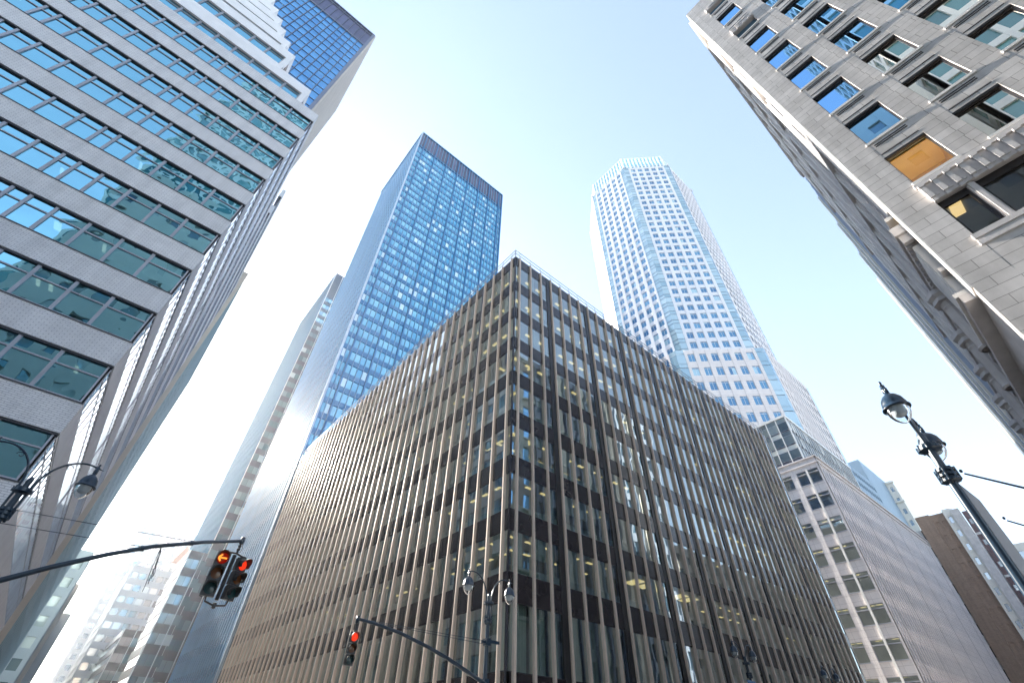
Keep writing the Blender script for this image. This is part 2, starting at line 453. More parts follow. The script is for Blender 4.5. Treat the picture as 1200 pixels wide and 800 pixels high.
# roof, parapet rail
b = MB(); b.box(CX+.02, CXE, CY+.02, CYE, CH-.02, CH+.12); b.build('roof', MAT['frame'], cb)
b = MB()
for z in (CH+.45, CH+.95):
    b.box(CX-.12, CX-.07, CY-.12, CYE, z, z+.05); b.box(CX-.07, CXE, CY-.12, CY-.07, z, z+.05)
for m in mR: b.box(m-.02, m+.02, CY-.12, CY-.08, CH-.1, CH+.96)
for m in mL: b.box(CX-.12, CX-.08, m-.02, m+.02, CH-.1, CH+.96)
b.box(CX-.13, CX-.06, CY-.13, CY-.06, CH-.2, CH+1.0)
b.build('roof_railing', MAT['alu'], cb)
# windows, interiors
wc = Windows(cb, MAT['glass_c'], MAT['frame'], fr=.035, fd=.03)
lights, drapes, conv, lit = [], [], [], {}
def bays(ms, start, end):
    e = [start]+ms+[end]
    return [(a, c) for a, c in zip(e[:-1], e[1:]) if c-a > .2]
random.seed(11)
def drape_fn(F, a, c, z0, z1, w):
    def fn(b):
        n = max(4, int((c-a)/.09)); pts = [(a+(c-a)*i/n, w+(.05 if i % 2 else 0)) for i in range(n+1)]
        for (ua, wa), (ub, wb) in zip(pts[:-1], pts[1:]):
            b.quad([F.p(ua,wa,z0), F.p(ub,wb,z0), F.p(ub,wb,z1), F.p(ua,wa,z1)], 0, F.n)
    return fn
for F, ms, st, en in ((FR, mR, CX+.06, CXE), (FL, mL, CY+.06, CYE)):
    for bi, (a, c) in enumerate(bays(ms, st, en)):
        for ri, (z0, z1) in enumerate(rows):
            wc.add(F, a, c, z0, z1, 0.0)
            q = [F.p(a,0,z0),F.p(c,0,z0),F.p(c,0,z1),F.p(a,0,z1)]; sc = px_area(q)
            if sc <= 0: continue
            rr = random.random()
            if ri < 8 and c-a > 1:
                conv.append((F, a, c, z0))
                if rr < .55:
                    f0 = random.choice((.35,.5,.62,1.0)); side = random.random() < .5
                    ua, uc = (a+.12, a+.12+(c-a-.24)*f0) if side else (c-.12-(c-a-.24)*f0, c-.12)
                    if rr < .2:                       # roller blind part way down
                        zz = z1-(z1-z0)*random.choice((.3,.5,.8))
                        drapes.append((sc, lambda b, F=F, a=a, c=c, zz=zz, z1=z1: b.fbox(F, a+.1, c-.1, -.26, -.25, zz, z1+.1)))
                    else: drapes.append((sc, drape_fn(F, ua, uc, z0+.02, z1+.1, -.32)))
            elif ri == 8 and c-a > 1: drapes.append((sc*.3, drape_fn(F, a+.1, c-.1, z0+.02, z1+.1, -.5)))
            if ri < 8:
                seg = ((F is FR), ri, (bi+1)//3)
                if seg not in lit: lit[seg] = random.random() < (.75 if (bi < 8) else .4)
                if lit[seg] and c-a > 1:
                    u = (a+c)/2
                    lights.append((sc, F, u, 1.0, z1+.085, .62, .26))
                    if ri % 2: lights.append((sc*.8, F, u, 2.9, z1+.085, .62, .26))
wc.finish()
some(cb, 'drape', drapes, MAT['drape'])
some(cb, 'ceiling_light', [(l_[0], lambda b, l_=l_: b.fbox(l_[1], l_[2]-l_[5]/2, l_[2]+l_[5]/2, -l_[3]-l_[6], -l_[3], l_[4]-.03, l_[4])) for l_ in lights], MAT['lamp'])
b = MB()
for F, a, c, z0 in conv: b.fbox(F, a+.02, c-.02, -.22, -.06, z0+.04, z0+.46)
o = b.build('convector_row', MAT['convector'], cb); o['kind'] = 'stuff'
for z0, z1 in rows:
    b = MB(); b.box(CX+.13, CXE-.02, CY+.13, CYE-.02, z1+.09, z1+.85); b.build('floor_slab', MAT['slab'], cb)
b = MB(); b.box(CX+5.5, CXE-.03, CY+5.5, CYE-.03, .3, CH-.2); b.build('core_wall', MAT['core'], cb)
b = MB(); b.box(CXE-.01, CXE+.25, CY-.05, CYE, 0, CH+.1); b.box(CX, CXE, CYE-.01, CYE+.2, 0, CH+.1); b.build('party_wall', MAT['concrete'], cb)
# warm lit shop floor behind the second row of windows on the right
b = MB()
for k in (9,10,11,13,14): b.fbox(FR, mR[k]+.2, mR[k]+1.25, -2.4, -1.0, 13.86-1.32+.05, 13.86-1.32+.08)
b.build('lit_ceiling_panel', MAT['lamp'], cb)

# ================================================================== left: white brick ribbon-window block
LX, LY = -4.0, 25.9
lb = thing('office_block', 'white brick office block with long ribbons of wavy teal windows and stepped top', 'office building', (LX, LY, 0))
FF, FS = faceY(LY, -1), faceX(LX, 1)
LS = [13.41+3.81*k for k in range(-3, 10)]           # sill heights
LXE, LYE = -75.0, 63.6
SP = 1.58
seq = [1.87,1.57,1.56,1.48,1.12,.77,1.19,1.48,1.46,1.5,1.12,.77,1.2,1.5,1.5]
mull = [LX-.14]; i = 0
while mull[-1] > LXE: mull.append(mull[-1]-seq[i % len(seq)]); i += 1
for s in LS:
    b = MB(); b.box(LXE, LX, LY, LY+.4, s-SP, s); b.build('brick_band', MAT['wbrick'], lb)
    ye = 42.0
    b = MB(); b.box(LX-.4, LX-.003, LY+.4, ye, s-SP, s); b.build('side_band', MAT['wstone'], lb)
ww = Windows(lb, MAT['glass_l'], MAT['alu'], fr=.075, fd=.08)
wsd = Windows(lb, MAT['glass_ls'], MAT['alu'], name='side_window', fr=.05, fd=.03)
for s in LS[:-1]:
    z0, z1 = s+.02, s+3.81-SP-.02
    for a, c in zip(mull[:-1], mull[1:]): ww.add(FF, c, a, z0, z1, -.17, 1, s+1.48)
    y = LY+.17
    while y < 42: wsd.add(FS, y, y+1.5, z0, z1, -.045, 2, s+1.48); y += 1.5
# black strips coloured in as the shadow lines above and below each ribbon
for s in LS[:-1]:
    b = MB(); z1 = s+3.81-SP
    b.box(LXE, LX-.05, LY+.05, LY+.16, z1-.10, z1-.003); b.box(LX-.16, LX-.02, LY+.161, 42, z1-.16, z1-.003)
    b.box(LXE, LX-.02, LY-.03, LY-.003, s-.07, s-.01)
    b.build('shadow_strip', MAT['frame'], lb)
# taller rear section on the side street
for k, s in enumerate(LS+[LS[-1]+3.81, LS[-1]+7.62]):
    b = MB(); b.box(LX-.4, LX-.002, 42.0, LYE, s-SP, s); b.build('side_band', MAT['wstone'], lb)
    y = 42.2
    while y < LYE-.2 and k < len(LS)+1: wsd.add(FS, y, min(y+1.5, LYE-.1), s+.02, s+3.81-SP-.02, -.045, 2, s+1.48); y += 1.5
    b = MB(); b.box(LX-.16, LX-.02, 42.001, LYE, s+3.81-SP-.16, s+3.81-SP-.003)
    if k < len(LS)+1: b.build('shadow_strip', MAT['frame'], lb)
# stepped upper storeys
stage = [(-5.85,26.07,51.2),(-9.1,26.6,56.3),(-10.6,27.4,59.9),(-12.1,28.2,63.4),(-13.5,29.0,66.9),(-15,29.8,70.4),(-16.5,30.6,73.9)]
zb = LS[-1]
for k, (x, y, h) in enumerate(stage):
    b = MB(); wh = 1.65 if k != 1 else 2.0
    b.box(LXE, x, y, y+.35, h-1.55, h); b.box(x-.35, x-.003, y+.35, 60, h-1.55, h)
    b.box(x-.45, x, y-.002, y+.35, zb+.02, h-1.553)
    b.box(LXE, x, y, y+.35, zb-.02, h-1.553-wh)
    b.box(LXE, x-.01, y+.1, 60, h-.8, h-.75)
    b.build('setback_parapet', MAT['wstone'], lb)
    Fk = faceY(y, -1); u = x-.5
    while u > LXE:
        ww.add(Fk, u-1.5, u, h-1.55-wh, h-1.56, -.2, 1, h-1.55-.5); u -= 1.52
    Fk2 = faceX(x, 1); u = y+.4
    while u < 58: wsd.add(Fk2, u, u+1.5, h-1.55-wh, h-1.56, -.2, 1); u += 1.52
    zb = h
ww.finish(100); wsd.finish(60)
for s in LS:
    b = MB(); b.box(LXE, LX-.42, LY+.42, LYE-.3, s-SP+.12, s-.25); b.build('floor_slab', MAT['slab'], lb)
b = MB(); b.box(LXE, LX-5.0, LY+5, LYE-.3, 0, LS[-1]-.3)
for k, (x, y, h) in enumerate(stage): b.box(LXE, x-.9, y+.9, 59, h-5.2, h-.9)
b.box(LX-8, LX-.6, 43, LYE-.4, LS[-1]-.2, LS[-1]+7.0)
b.build('core_wall', MAT['core'], lb)
random.seed(5)
lt = []
for s in LS[:-1]:
    for k in range(5):
        u = LX-1.2-random.random()*26; lt.append((px_area([FF.p(u,0,s),FF.p(u+1,0,s),FF.p(u+1,0,s+2),FF.p(u,0,s+2)]), u, s))
some(lb, 'ceiling_light', [(a, lambda b, u=u, s=s: b.box(u, u+.16, LY+1.5, LY+2.2, s+3.81-SP+.085, s+3.81-SP+.115)) for a, u, s in lt if s < 31], MAT['lampw'], 60)
bl = []
for s in LS[:-1]:
    for a, c in zip(mull[:-1], mull[1:]):
        if random.random() < .3:
            zz = s+3.81-SP-random.choice((.5,.9,1.5))
            bl.append((px_area([FF.p(a,0,s),FF.p(c,0,s),FF.p(c,0,s+2),FF.p(a,0,s+2)]), lambda b, a=a, c=c, zz=zz, s=s: b.fbox(FF, c+.1, a-.1, -.46, -.45, zz, s+3.81-SP)))
some(lb, 'roller_blind', bl, MAT['blind'], 60)

# ================================================================== right: grey limestone block
RX, RY, RH = 19.02, -2.65, 56.2
rb = thing('stone_building', 'grey limestone corner building with punched windows, carved lintel and banded side', 'building', (RX, RY, 0))
FA, FB = faceX(RX, -1), faceY(RY, 1)
cols = [(-3.82-2.635*k-1.60, -3.82-2.635*k) for k in range(16)]
rrows = [(20.33+3.855*k, 20.33+3.855*k+2.36) for k in range(9)]
wall = MB()
grid(wall, FA, -46, RY, cols, rrows, 20.1, RH, d=.24, sp=-.004)
wall.build('ashlar_wall', MAT['ashlar'], rb)
# spandrel panels, sills, dark strips in place of the shade under the lintels
det = MB(); dk = MB(); sil = MB()
wr = Windows(rb, [MAT['glass_r'], MAT['glass_r2'], MAT['glass_r3']], MAT['greyframe'], fr=.055, fd=.06)
for a, c in cols:
    for k, (z0, z1) in enumerate(rrows):
        wr.add(FA, a, c, z0, z1, -.20, 1, None, 2 if (k == 0 and c > -4) else 1 if (k <= 2 and c < -5) or (k == 0) else 0)
        wr.items[-1] += ([('sill', lambda b, a=a, c=c, z0=z0: b.fbox(FA, a-.06, c+.06, -.05, .06, z0-.16, z0-.002), MAT['limestone_l']),
                          ('head_shade', lambda b, a=a, c=c, z1=z1: b.fbox(FA, a+.003, c-.003, -.15, -.02, z1-.11, z1-.002), MAT['bronze'])],)  # dark strip put in as the lintel's shadow on the window top
        if k:
            det.fbox(FA, a+.14, c-.14, -.02, .02, z0-.42, z0-.36); det.fbox(FA, a+.14, c-.14, -.02, .02, z0-.56, z0-.50)
            for zz in (z0-1.25, ): det.fbox(FA, a+.05, c-.05, -.02, .015, zz, zz+.05)
det.build('spandrel_moulding', MAT['bronze'], rb)['kind'] = 'stuff'
# carved balcony panel in the upper bay
def carved(b, F, u0, u1, z0, z1, w0, w1, n, seed):
    rnd = random.Random(seed); b.fbox(F, u0, u1, w0, w1*.6, z0, z1)
    du = (u1-u0)/n
    for i in range(n):
        for j in range(3):
            c = np.array(F.p(u0+du*(i+.5), w1*.62, z0+(z1-z0)*(j+.5)/3)); r = du*(.28+.2*rnd.random())
            b.fbox(F, u0+du*(i+.5)-r, u0+du*(i+.5)+r, w1*.55, w1*(.75+.3*rnd.random()), z0+(z1-z0)*(j+.15)/3, z0+(z1-z0)*(j+.85)/3)
b = MB(); carved(b, FA, -3.82-1.66, -3.76, 44.65, 45.55, -.34, .22, 8, 3); b.build('carved_panel', MAT['limestone'], rb); b = MB(); carved(b, FA, -3.82-1.66, -3.76, 52.3, 53.2, -.34, .22, 8, 4)
b.build('carved_panel', MAT['limestone'], rb)
# bracketed lintel and the large lower openings
b = MB(); b.fbox(FA, -46, -3.70, -.05, .12, 19.86, 20.08); b.fbox(FA, -46, -3.75, -.3, .02, 18.85, 19.85)
b.build('lintel', MAT['limestone'], rb)
ub = -3.78; cs = []
while ub > -20:
    b = MB(); b.fbox(FA, ub-.17, ub, .0, .17, 18.95, 19.84); b.fbox(FA, ub-.155, ub-.015, .02, .11, 18.74, 18.95); b.fbox(FA, ub-.19, ub+.02, .0, .21, 19.70, 19.858)
    b.fbox(FA, ub-.34, ub-.24, .0, .05, 19.02, 19.22)
    b.build('bracket', MAT['limestone'], rb); ub -= .45
wall = MB()
wall.fbox(FA, -3.79, RY, -.4, .0, 14.45, 20.097)
wall.fbox(FA, -46, -3.79, -.4, -.002, 14.45, 15.85)
wall.build('lower_wall', MAT['ashlar'], rb)
wl_ = Windows(rb, MAT['glass_r3'], MAT['bronze'], name='wide_window', fr=.09, fd=.12)
u = -3.80
k = 0
while u > -24:
    wd = 1.0 if k % 3 == 0 else 2.3
    wl_.add(FA, u-wd, u, 16.45, 18.84, -.34); u -= wd
    b = MB(); b.fbox(FA, u-.26, u, -.38, -.08, 16.4, 18.8); b.fbox(FA, u-.19, u-.07, -.08, -.02, 16.4, 18.8); b.build('stone_mullion', MAT['limestone'], rb); u -= .26; k += 1
wl_.finish()
b = MB(); b.fbox(FA, -46, -3.70, -.3, .10, 16.18, 16.42); b.fbox(FA, -46, -3.72, -.3, .05, 16.02, 16.18); b.fbox(FA, -46, -3.70, -.3, .08, 15.85, 16.02); b.build('sill_cornice', MAT['limestone'], rb)
b = MB(); b.fbox(FA, -46, -3.8, -.34, -.24, 18.5, 18.845); b.build('opening_head', MAT['bronze'], rb)
# round-arched ground storey
b = MB(); arch = [(-3.85-4.0*k-3.2, -3.85-4.0*k) for k in range(9)]
e = RY
for a, c in arch:
    b.fbox(FA, c, e, -.5, .0, .1, 14.448); e = a
    n = 14; r = (c-a)/2; cu = (a+c)/2; zs = 12.4
    for i in range(n):
        t0, t1 = math.pi*i/n, math.pi*(i+1)/n
        x0, x1 = cu+r*math.cos(t0), cu+r*math.cos(t1)
        zz0, zz1 = zs+r*math.sin(t0), zs+r*math.sin(t1)
        b.quad([FA.p(x0,0,zz0),FA.p(x1,0,zz1),FA.p(x1,0,14.448),FA.p(x0,0,14.448)], 0, FA.n)
        b.quad([FA.p(x0,0,zz0),FA.p(x1,0,zz1),FA.p(x1,-.5,zz1),FA.p(x0,-.5,zz0)], 0)
b.build('arcade_wall', MAT['ashlar'], rb)
b = MB()
for a, c in arch: b.fquad(FA, a, c, .2, 14.2, -.45)
b.build('arcade_glazing', MAT['glass_r'], rb)
# side face on the avenue: bands, piers, ledges
SXE = 44.0
scol = [(RX+1.5+3.0*k, RX+1.5+3.0*k+1.7) for k in range(8)]
wall = MB(); grid(wall, FB, RX+.02, SXE, scol, rrows, 20.1, RH, d=.34, sp=-.12); wall.fbox(FB, RX+.41, SXE, -.4, -.01, .1, 14.4)
wall.build('side_wall', MAT['limestone'], rb)
b = MB(); b.fbox(FB, RX+.002, RX+.75, .0, .06, 14.46, RH-.1); b.build('corner_pier', MAT['limestone_l'], rb)
for k in range(8):
    x = RX+1.5+3.0*k
    b = MB(); b.fbox(FB, x-.9, x-.25, .0, .14, 20.2, RH-1); b.build('side_pier', MAT['limestone_l'], rb)
wsr = Windows(rb, MAT['glass_r'], MAT['bronze'], name='side_window', fr=.07, fd=.06)
for a, c in scol:
    for z0, z1 in rrows: wsr.add(FB, a, c, z0, z1, -.30)
wsr.finish(60); wr.finish(100)
for z, w, h in ((14.5,.40,.35),(16.2,.25,.2),(18.9,.50,.5),(19.9,.35,.2),(28.0,.18,.25),(39.3,.18,.25),(47.2,.2,.25),(55.4,.22,.3),(55.9,.28,.25)):
    b = MB(); b.fbox(FB, RX+.76, SXE, -.1, w, z, z+h); b.build('ledge', MAT['limestone_l'] if z > 19 else MAT['limestone'], rb)
b = MB(); u = RX+.9
while u < SXE-.3: b.fbox(FB, u, u+.22, .02, .42, 18.45, 18.89); u += .42
b.build('dentil_course', MAT['limestone'], rb)
for k in range(6):
    b = MB(); x = RX+5.2+4*k
    prof = [(.30,14.9),(.36,15.0),(.30,15.1),(.28,17.3),(.33,17.4),(.28,17.5),(.30,17.7),(.44,18.2),(.46,18.4)]
    b.lathe(prof, x, RY+.35, 12); b.lathe([(.0,17.7),(.5,17.75),(.42,18.0),(.56,18.15),(.5,18.43),(0,18.44)], x, RY+.35, 7)
    b.build('engaged_column', MAT['limestone'], rb)
b = MB(); b.fbox(FB, RX+1.2, RX+4.2, -.2, .28, 15.0, 18.3); b.fbox(FB, RX+1.5, RX+3.9, .28, .34, 15.3, 18.1); b.fbox(FB, RX+.8, RX+4.6, .0, .5, 14.86, 15.05)
b.build('portal_frame', MAT['limestone_l'], rb)
b = MB(); b.box(RX+3.6, SXE-.1, -46, RY-3.5, .2, RH-.3); b.box(RX+.36, SXE-.1, -46, RY-.36, RH-.32, RH-.02)
b.build('roof', MAT['core'], rb)
for z0, z1 in rrows+[(16.4, 18.75)]:
    b = MB(); b.box(RX+.42, SXE-.1, -46, RY-.42, z1+.12, z1+.62); b.build('floor_slab', MAT['slab'], rb)
random.seed(21)
b = MB(); bl = []
for a, c in cols:
    for k, (z0, z1) in enumerate(rrows):
        r = random.random()
        if r < .55 and k > 0:
            zz = z1-(z1-z0)*random.choice((.3,.45,.5,.6)); sc = px_area([FA.p(a,0,z0),FA.p(c,0,z0),FA.p(c,0,z1),FA.p(a,0,z1)])
            bl.append((sc, lambda b, a=a, c=c, zz=zz, z1=z1: b.fbox(FA, a-.1, c+.1, -.56, -.55, zz, z1+.1)))
some(rb, 'roller_blind', bl, MAT['blind'], 60)
MAT['amber'] = surf('amber_painted_room', (.62,.40,.12), .8, 0, .1)
b = MB(); b.fbox(FA, -5.7, -3.4, -2.2, -2.18, 19.6, 22.72); b.fbox(FA, -5.7, -3.4, -2.17, -.45, 22.70, 22.74); b.fbox(FA, -5.72, -5.70, -2.17, -.45, 19.6, 22.69); b.build('amber_room_wall', MAT['amber'], rb)
MAT['room_glow'] = emit('added_room_glow', (1,.78,.42), 9.0)
b = MB(); b.fbox(FA, -5.3, -4.1, -.9, -.6, 20.36, 20.40); b.build('hidden_glow_panel', MAT['room_glow'], rb)  # added glowing slab, kept out of sight, to light the amber ceiling
b = MB(); b.fbox(FA, -4.5, -4.1, -1.5, -.7, 18.80, 18.85); b.fbox(FA, -7.2, -6.8, -1.5, -.7, 18.80, 18.85); b.build('ceiling_light', MAT['lamp'], rb)
b = MB(); b.fbox(FA, -5.2, -4.75, -.8, -.75, 35.80, 36.0); b.fbox(FA, -5.3, -4.8, -.8, -.75, 28.1, 28.25); b.build('tube_light', MAT['lampw'], rb)

# ================================================================== blue glass tower behind the centre block
MAT['steelblue'] = surf('blue_grey_steel', (.03,.16,.34), .4, .25, .08, .3)
MAT['finmetal'] = surf('pale_tower_fin', (.18,.36,.55), .6, .1, .08, .3, streak=1)
MAT['tglass'] = dark_glass('tower_blue_glass', (.07,.34,.56), (.26,.60,.76), .22, .05, .004, .4, bright=(.72,.88,.92), pb=.91, rtint=(.45,.80,1))
MAT['louvre'] = surf('dark_louvre_panel', (.10,.11,.20), .6, .2, .2, .5, island=.4)
MAT['bwhite'] = emit('office_lamp_dot', (1,.80,.6), .2)
TX0, TX1, TY0, TY1, TH = 18.40, 59.3, 81.5, 115.6, 184.3
bt = thing('glass_tower', 'tall blue glass slab tower with dark louvred top, rising behind the low block', 'skyscraper', (TX0, TY0, 0))
FT, FTs = faceY(TY0, -1), faceX(TX0, -1)
body = MB(); body.box(TX0+.2, TX1-.1, TY0+.32, TY1, 0, TH-.4); body.build('tower_core', MAT['steelblue'], bt)
main = [TX0+.02, 20.53]+[20.53+5.275*k for k in range(1, 8)]+[TX1-.02]
fl = 3.68; fz = [173.2-fl*k for k in range(0, 38)]
wt = Windows(bt, MAT['tglass'], None, name='window')
for z in fz[1:]+[173.9]:
    sp = MB(); sp.fbox(FT, TX0+.1, TX1-.1, -.35, -.06, z-(1.35 if z < 173.5 else .7), z); sp.build('spandrel', MAT['steelblue'], bt)
random.seed(3)
dots = MB()
for a, c in zip(main[:-1], main[1:]):
    n = 4 if c-a > 4 else 2
    du = (c-a)/n
    for k in range(n):
        for z in fz[1:]:
            wt.add(FT, a+du*k+.05, a+du*(k+1)-.05, z+.02, z+fl-1.35-.02, -.2)
wt.finish(100)
b = MB()
for a, c in zip(main[:-1], main[1:]):
    n = 4 if c-a > 4 else 2
    for k in range(n): b.fquad(FT, a+(c-a)*k/n+.16, a+(c-a)*(k+1)/n-.16, 174.4, TH-.8, -.1)
b.build('louvre_panel', MAT['louvre'], bt)
for m in main:
    b = MB(); b.fbox(FT, m-.20, m+.20, -.3, .30, 20, TH-.3); b.build('main_fin', MAT['steelblue'], bt)
mf = MB()
for a, c in zip(main[:-1], main[1:]):
    n = 4 if c-a > 4 else 2
    for k in range(1, n): mf.fbox(FT, a+(c-a)*k/n-.06, a+(c-a)*k/n+.06, -.2, .12, 20, TH-.5)
mf.build('thin_fins', MAT['finmetal'], bt)
b = MB(); b.box(TX0-.3, TX1, TY0-.3, TY1, TH-.5, TH); b.build('roof_edge', MAT['steelblue'], bt)
# side: closely set fins with floor lines
b = MB()
for z in [173.2-fl*k for k in range(47)]: b.fbox(FTs, TY0+.1, TY1, -.3, -.04, z-1.3, z)
b.build('side_spandrel', MAT['steelblue'], bt)
ws = Windows(bt, MAT['tglass'], None, name='side_window')
u = TY0+.3
while u < TY1-1:
    for z in [173.2-fl*k for k in range(1, 47)]: ws.add(FTs, u+.05, u+1.40, z, z+fl-1.3, -.18)
    u += 1.5
ws.finish(20)
u = TY0+.2; k = 0
b = MB()
while u < TY1:
    b.fbox(FTs, u-.14, u+.14, -.2, .10, .2, TH-.3); u += 1.5
b.build('side_fins', MAT['finmetal'], bt)
b = MB(); b.fbox(FTs, TY0-.32, TY0-.0, -.1, .34, .2, TH-.2); b.build('corner_fin', surf('pale_blue_corner', (.42,.52,.62), .4, .3), bt)

# ================================================================== striped tower further down the side street
MAT['purple'] = surf('purple_brown_spandrel', (.075,.055,.07), .35, .1, .15)
MAT['bluepanel'] = surf('blue_side_panel', (.14,.25,.36), .95, 0, .06, spec=.05)
MAT['mglass'] = surf('matte_side_window', (.05,.09,.13), .9, 0, .3, .3, spec=.05)  # dull dark panes without a mirror coat
MAT['whitem'] = surf('white_metal_strip', (.70,.69,.67), .4, .1, .06)
MAT['sglass'] = dark_glass('slab_grey_glass', (.06,.09,.10), (.30,.34,.33), .15, .06, .006, .4, bright=(.72,.72,.66), pb=.86)
MAT['bglass'] = dark_glass('side_blue_glass', (.05,.12,.20), (.10,.20,.30), .3, .06, .004, .4)
def striped(root, x0, x1, y0, y1, h, fl=3.75, top=0):
    FTf, FTl = faceY(y0, -1), faceX(x0, -1)
    b = MB(); b.box(x0+.3, x1, y0+.3, y1, 0, h-.2); b.build('tower_core', MAT['purple'], root)
    w1 = Windows(root, MAT['sglass'], None); w2 = Windows(root, MAT['mglass'] if top else MAT['bglass'], None, name='side_window')
    n = int((h-top)/fl)
    for k in range(n):
        z = h-top-fl*k; sp_, sd_ = MB(), MB()
        sp_.fbox(FTf, x0+.1, x1, -.3, -.02, z-1.75, z); sd_.fbox(FTl, y0+.1, y1, -.3, .06, z-1.75, z)
        sp_.build('spandrel', MAT['purple'], root); sd_.build('side_band', MAT['bluepanel'] if top else MAT['purple'], root)
        u = x0+.1
        while u < min(x1, x0+16): w1.add(FTf, u+.04, u+1.40, z-fl, z-1.75, -.1); u += 1.45
        u = y0+.2
        while u < y1-1: w2.add(FTl, u, u+1.45, z-fl, z-1.75, -.12); u += 1.5
    if top:
        b = MB(); b.fbox(FTf, x0+.1, x1, -.3, -.01, h-top, h); b.fbox(FTl, y0+.1, y1, -.3, -.01, h-top, h); b.build('crown_band', MAT['purple'], root)
    w1.finish(60); w2.finish(40)
    if top:
        u = y0+1.5
        while u < y1: b = MB(); b.fbox(FTl, u-.09, u+.09, -.2, .22, .2, h-.1); b.build('side_fin', MAT['bluepanel'], root); u += 2.0
    u = x0+.06
    while u < min(x1, x0+30): b = MB(); b.fbox(FTf, u-.10, u+.10, -.2, .25, .2, h); b.build('white_fin', MAT['whitem'], root); u += 2.9
st = thing('slab_tower', 'slim slab tower with purple spandrels, white vertical strips and striped blue side', 'skyscraper', (18.4, 136.7, 0))
striped(st, 18.4, 56, 136.7, 176, 147.5, 3.75, 13)
sw = thing('office_wing', 'lower office wing with dark spandrels and pale blinds at the foot of the slab tower', 'office building', (14.5, 135.8, 0))
striped(sw, 14.5, 18.38, 135.8, 152, 37.6, 3.75)
pd = thing('low_office', 'low dark banded office block beyond the wing, grey side down the street', 'office building', (12.9, 180, 0))
striped(pd, 12.9, 30, 180, 250, 27.0, 3.75)

# ================================================================== blue grid tower behind the left block
MAT['gridm'] = surf('grey_blue_mullion', (.14,.16,.22), .45, .3, .1)
MAT['ribs'] = surf('beige_rib_stone', (.50,.46,.43), .7, 0, .08, .3)
MAT['gglass'] = dark_glass('grid_blue_glass', (.03,.15,.38), (.08,.26,.52), .30, .05, .003, .3, rtint=(.4,.7,1))
GX, GY, GY1, GH = -11.0, 59.8, 89.5, 170.5
gt = thing('grid_tower', 'blue glass grid tower with beige ribbed side behind the white brick block', 'skyscraper', (GX, GY, 0))
FG, FGs = faceY(GY, -1), faceX(GX, 1)
b = MB(); b.box(-80, GX-.3, GY+.3, GY1, 0, GH-.2); b.build('tower_core', MAT['gridm'], gt)
wg = Windows(gt, MAT['gglass'], None)
zt = 158.0
for k in range(34):
    z = zt-3.5*k
    u = GX-.7
    for j in range(24): wg.add(FG, u-1.75, u-.08, z-3.4, z-1.3, -.1); wg.add(FG, u-1.75, u-.08, z-1.2, z-.1, -.1); u -= 1.85
wg.finish(100)
b = MB(); u = GX-.66
for j in range(26): b.fbox(FG, u-.10, u+.02, -.3, .15, 20, GH-.2); u -= 1.85
for k in range(36): b.fbox(FG, -80, GX, -.3, .06, zt-3.5*k-.10, zt-3.5*k+.02)
b.fbox(FG, GX-.66, GX, -.3, .2, 20, GH); b.fbox(FG, -80, GX, -.3, .22, zt, zt+.6); b.fbox(FG, -80, GX, -.3, .22, GH-2.4, GH-2.0); b.fbox(FG, -80, GX, -.3, .25, GH-.5, GH)
b.build('mullion_grid', MAT['gridm'], gt)
b = MB(); u = GX-.75
for j in range(18): b.fquad(FG, u-1.7, u, zt+.7, GH-2.5, -.1); u -= 1.85
b.build('louvre_panel', MAT['louvre'], gt)
b = MB(); u = GY+.1
while u < GY1: b.fbox(FGs, u, u+.5, -.3, .35, 10, GH); u += 1.0
for k in range(44): b.fbox(FGs, GY, GY1, -.28, .10, GH-3.5*k-1.0, GH-3.5*k)
b.build('ribbed_side', MAT['ribs'], gt)

# ================================================================== octagonal stone and glass tower with stepped base
MAT['pinkstone'] = brick('pale_pink_granite', (.69,.635,.625), (.74,.685,.675), (.46,.42,.42), 1.6, .95, .02, .6, off=0, noise=.05, bump=.3)
MAT['ostone'] = surf('pale_grey_granite', (.64,.64,.68), .6, 0, .05, .1)
MAT['oglass'] = dark_glass('octagon_window_glass', (.03,.10,.22), (.10,.25,.40), .14, .05, .003, .3, bright=(.4,.55,.6), pb=.9, rtint=(.5,.8,1))
MAT['bayglass'] = dark_glass('corner_bay_glass', (.22,.34,.40), (.44,.56,.60), .16, .05, .003, .3, rtint=(.74,.88,.98))
MAT['crown'] = glass('crown_glass', (.42,.74,.80), (.6,.9,1), ior=1.6, wob=.002, boost=.1)
MAT['crownw'] = surf('white_crown_lattice', (.78,.80,.80), .5, 0, .04)
oc = thing('octagonal_tower', 'octagonal stone tower with blue corner glazing and white glass crown', 'skyscraper', (136.4, 58.1, 0))
OZ0, OZ1 = 92.0, 225.6
V8 = [(110,68.8),(110,47.4),(125.7,31.7),(147.1,31.7),(162.8,47.4),(162.8,68.8),(147.1,84.5),(125.7,84.5)]
inner = [(136.4+(x-136.4)*.975, 58.1+(y-58.1)*.975) for x, y in V8]
b = MB(); b.prism(inner, OZ0, OZ1); b.build('tower_core', MAT['ostone'], oc)
OFL = 4.46
wo_ = Windows(oc, MAT['oglass'], MAT['ostone'], fr=.07, fd=.05, deep=False)
wb_ = Windows(oc, MAT['bayglass'], None, name='corner_pane')
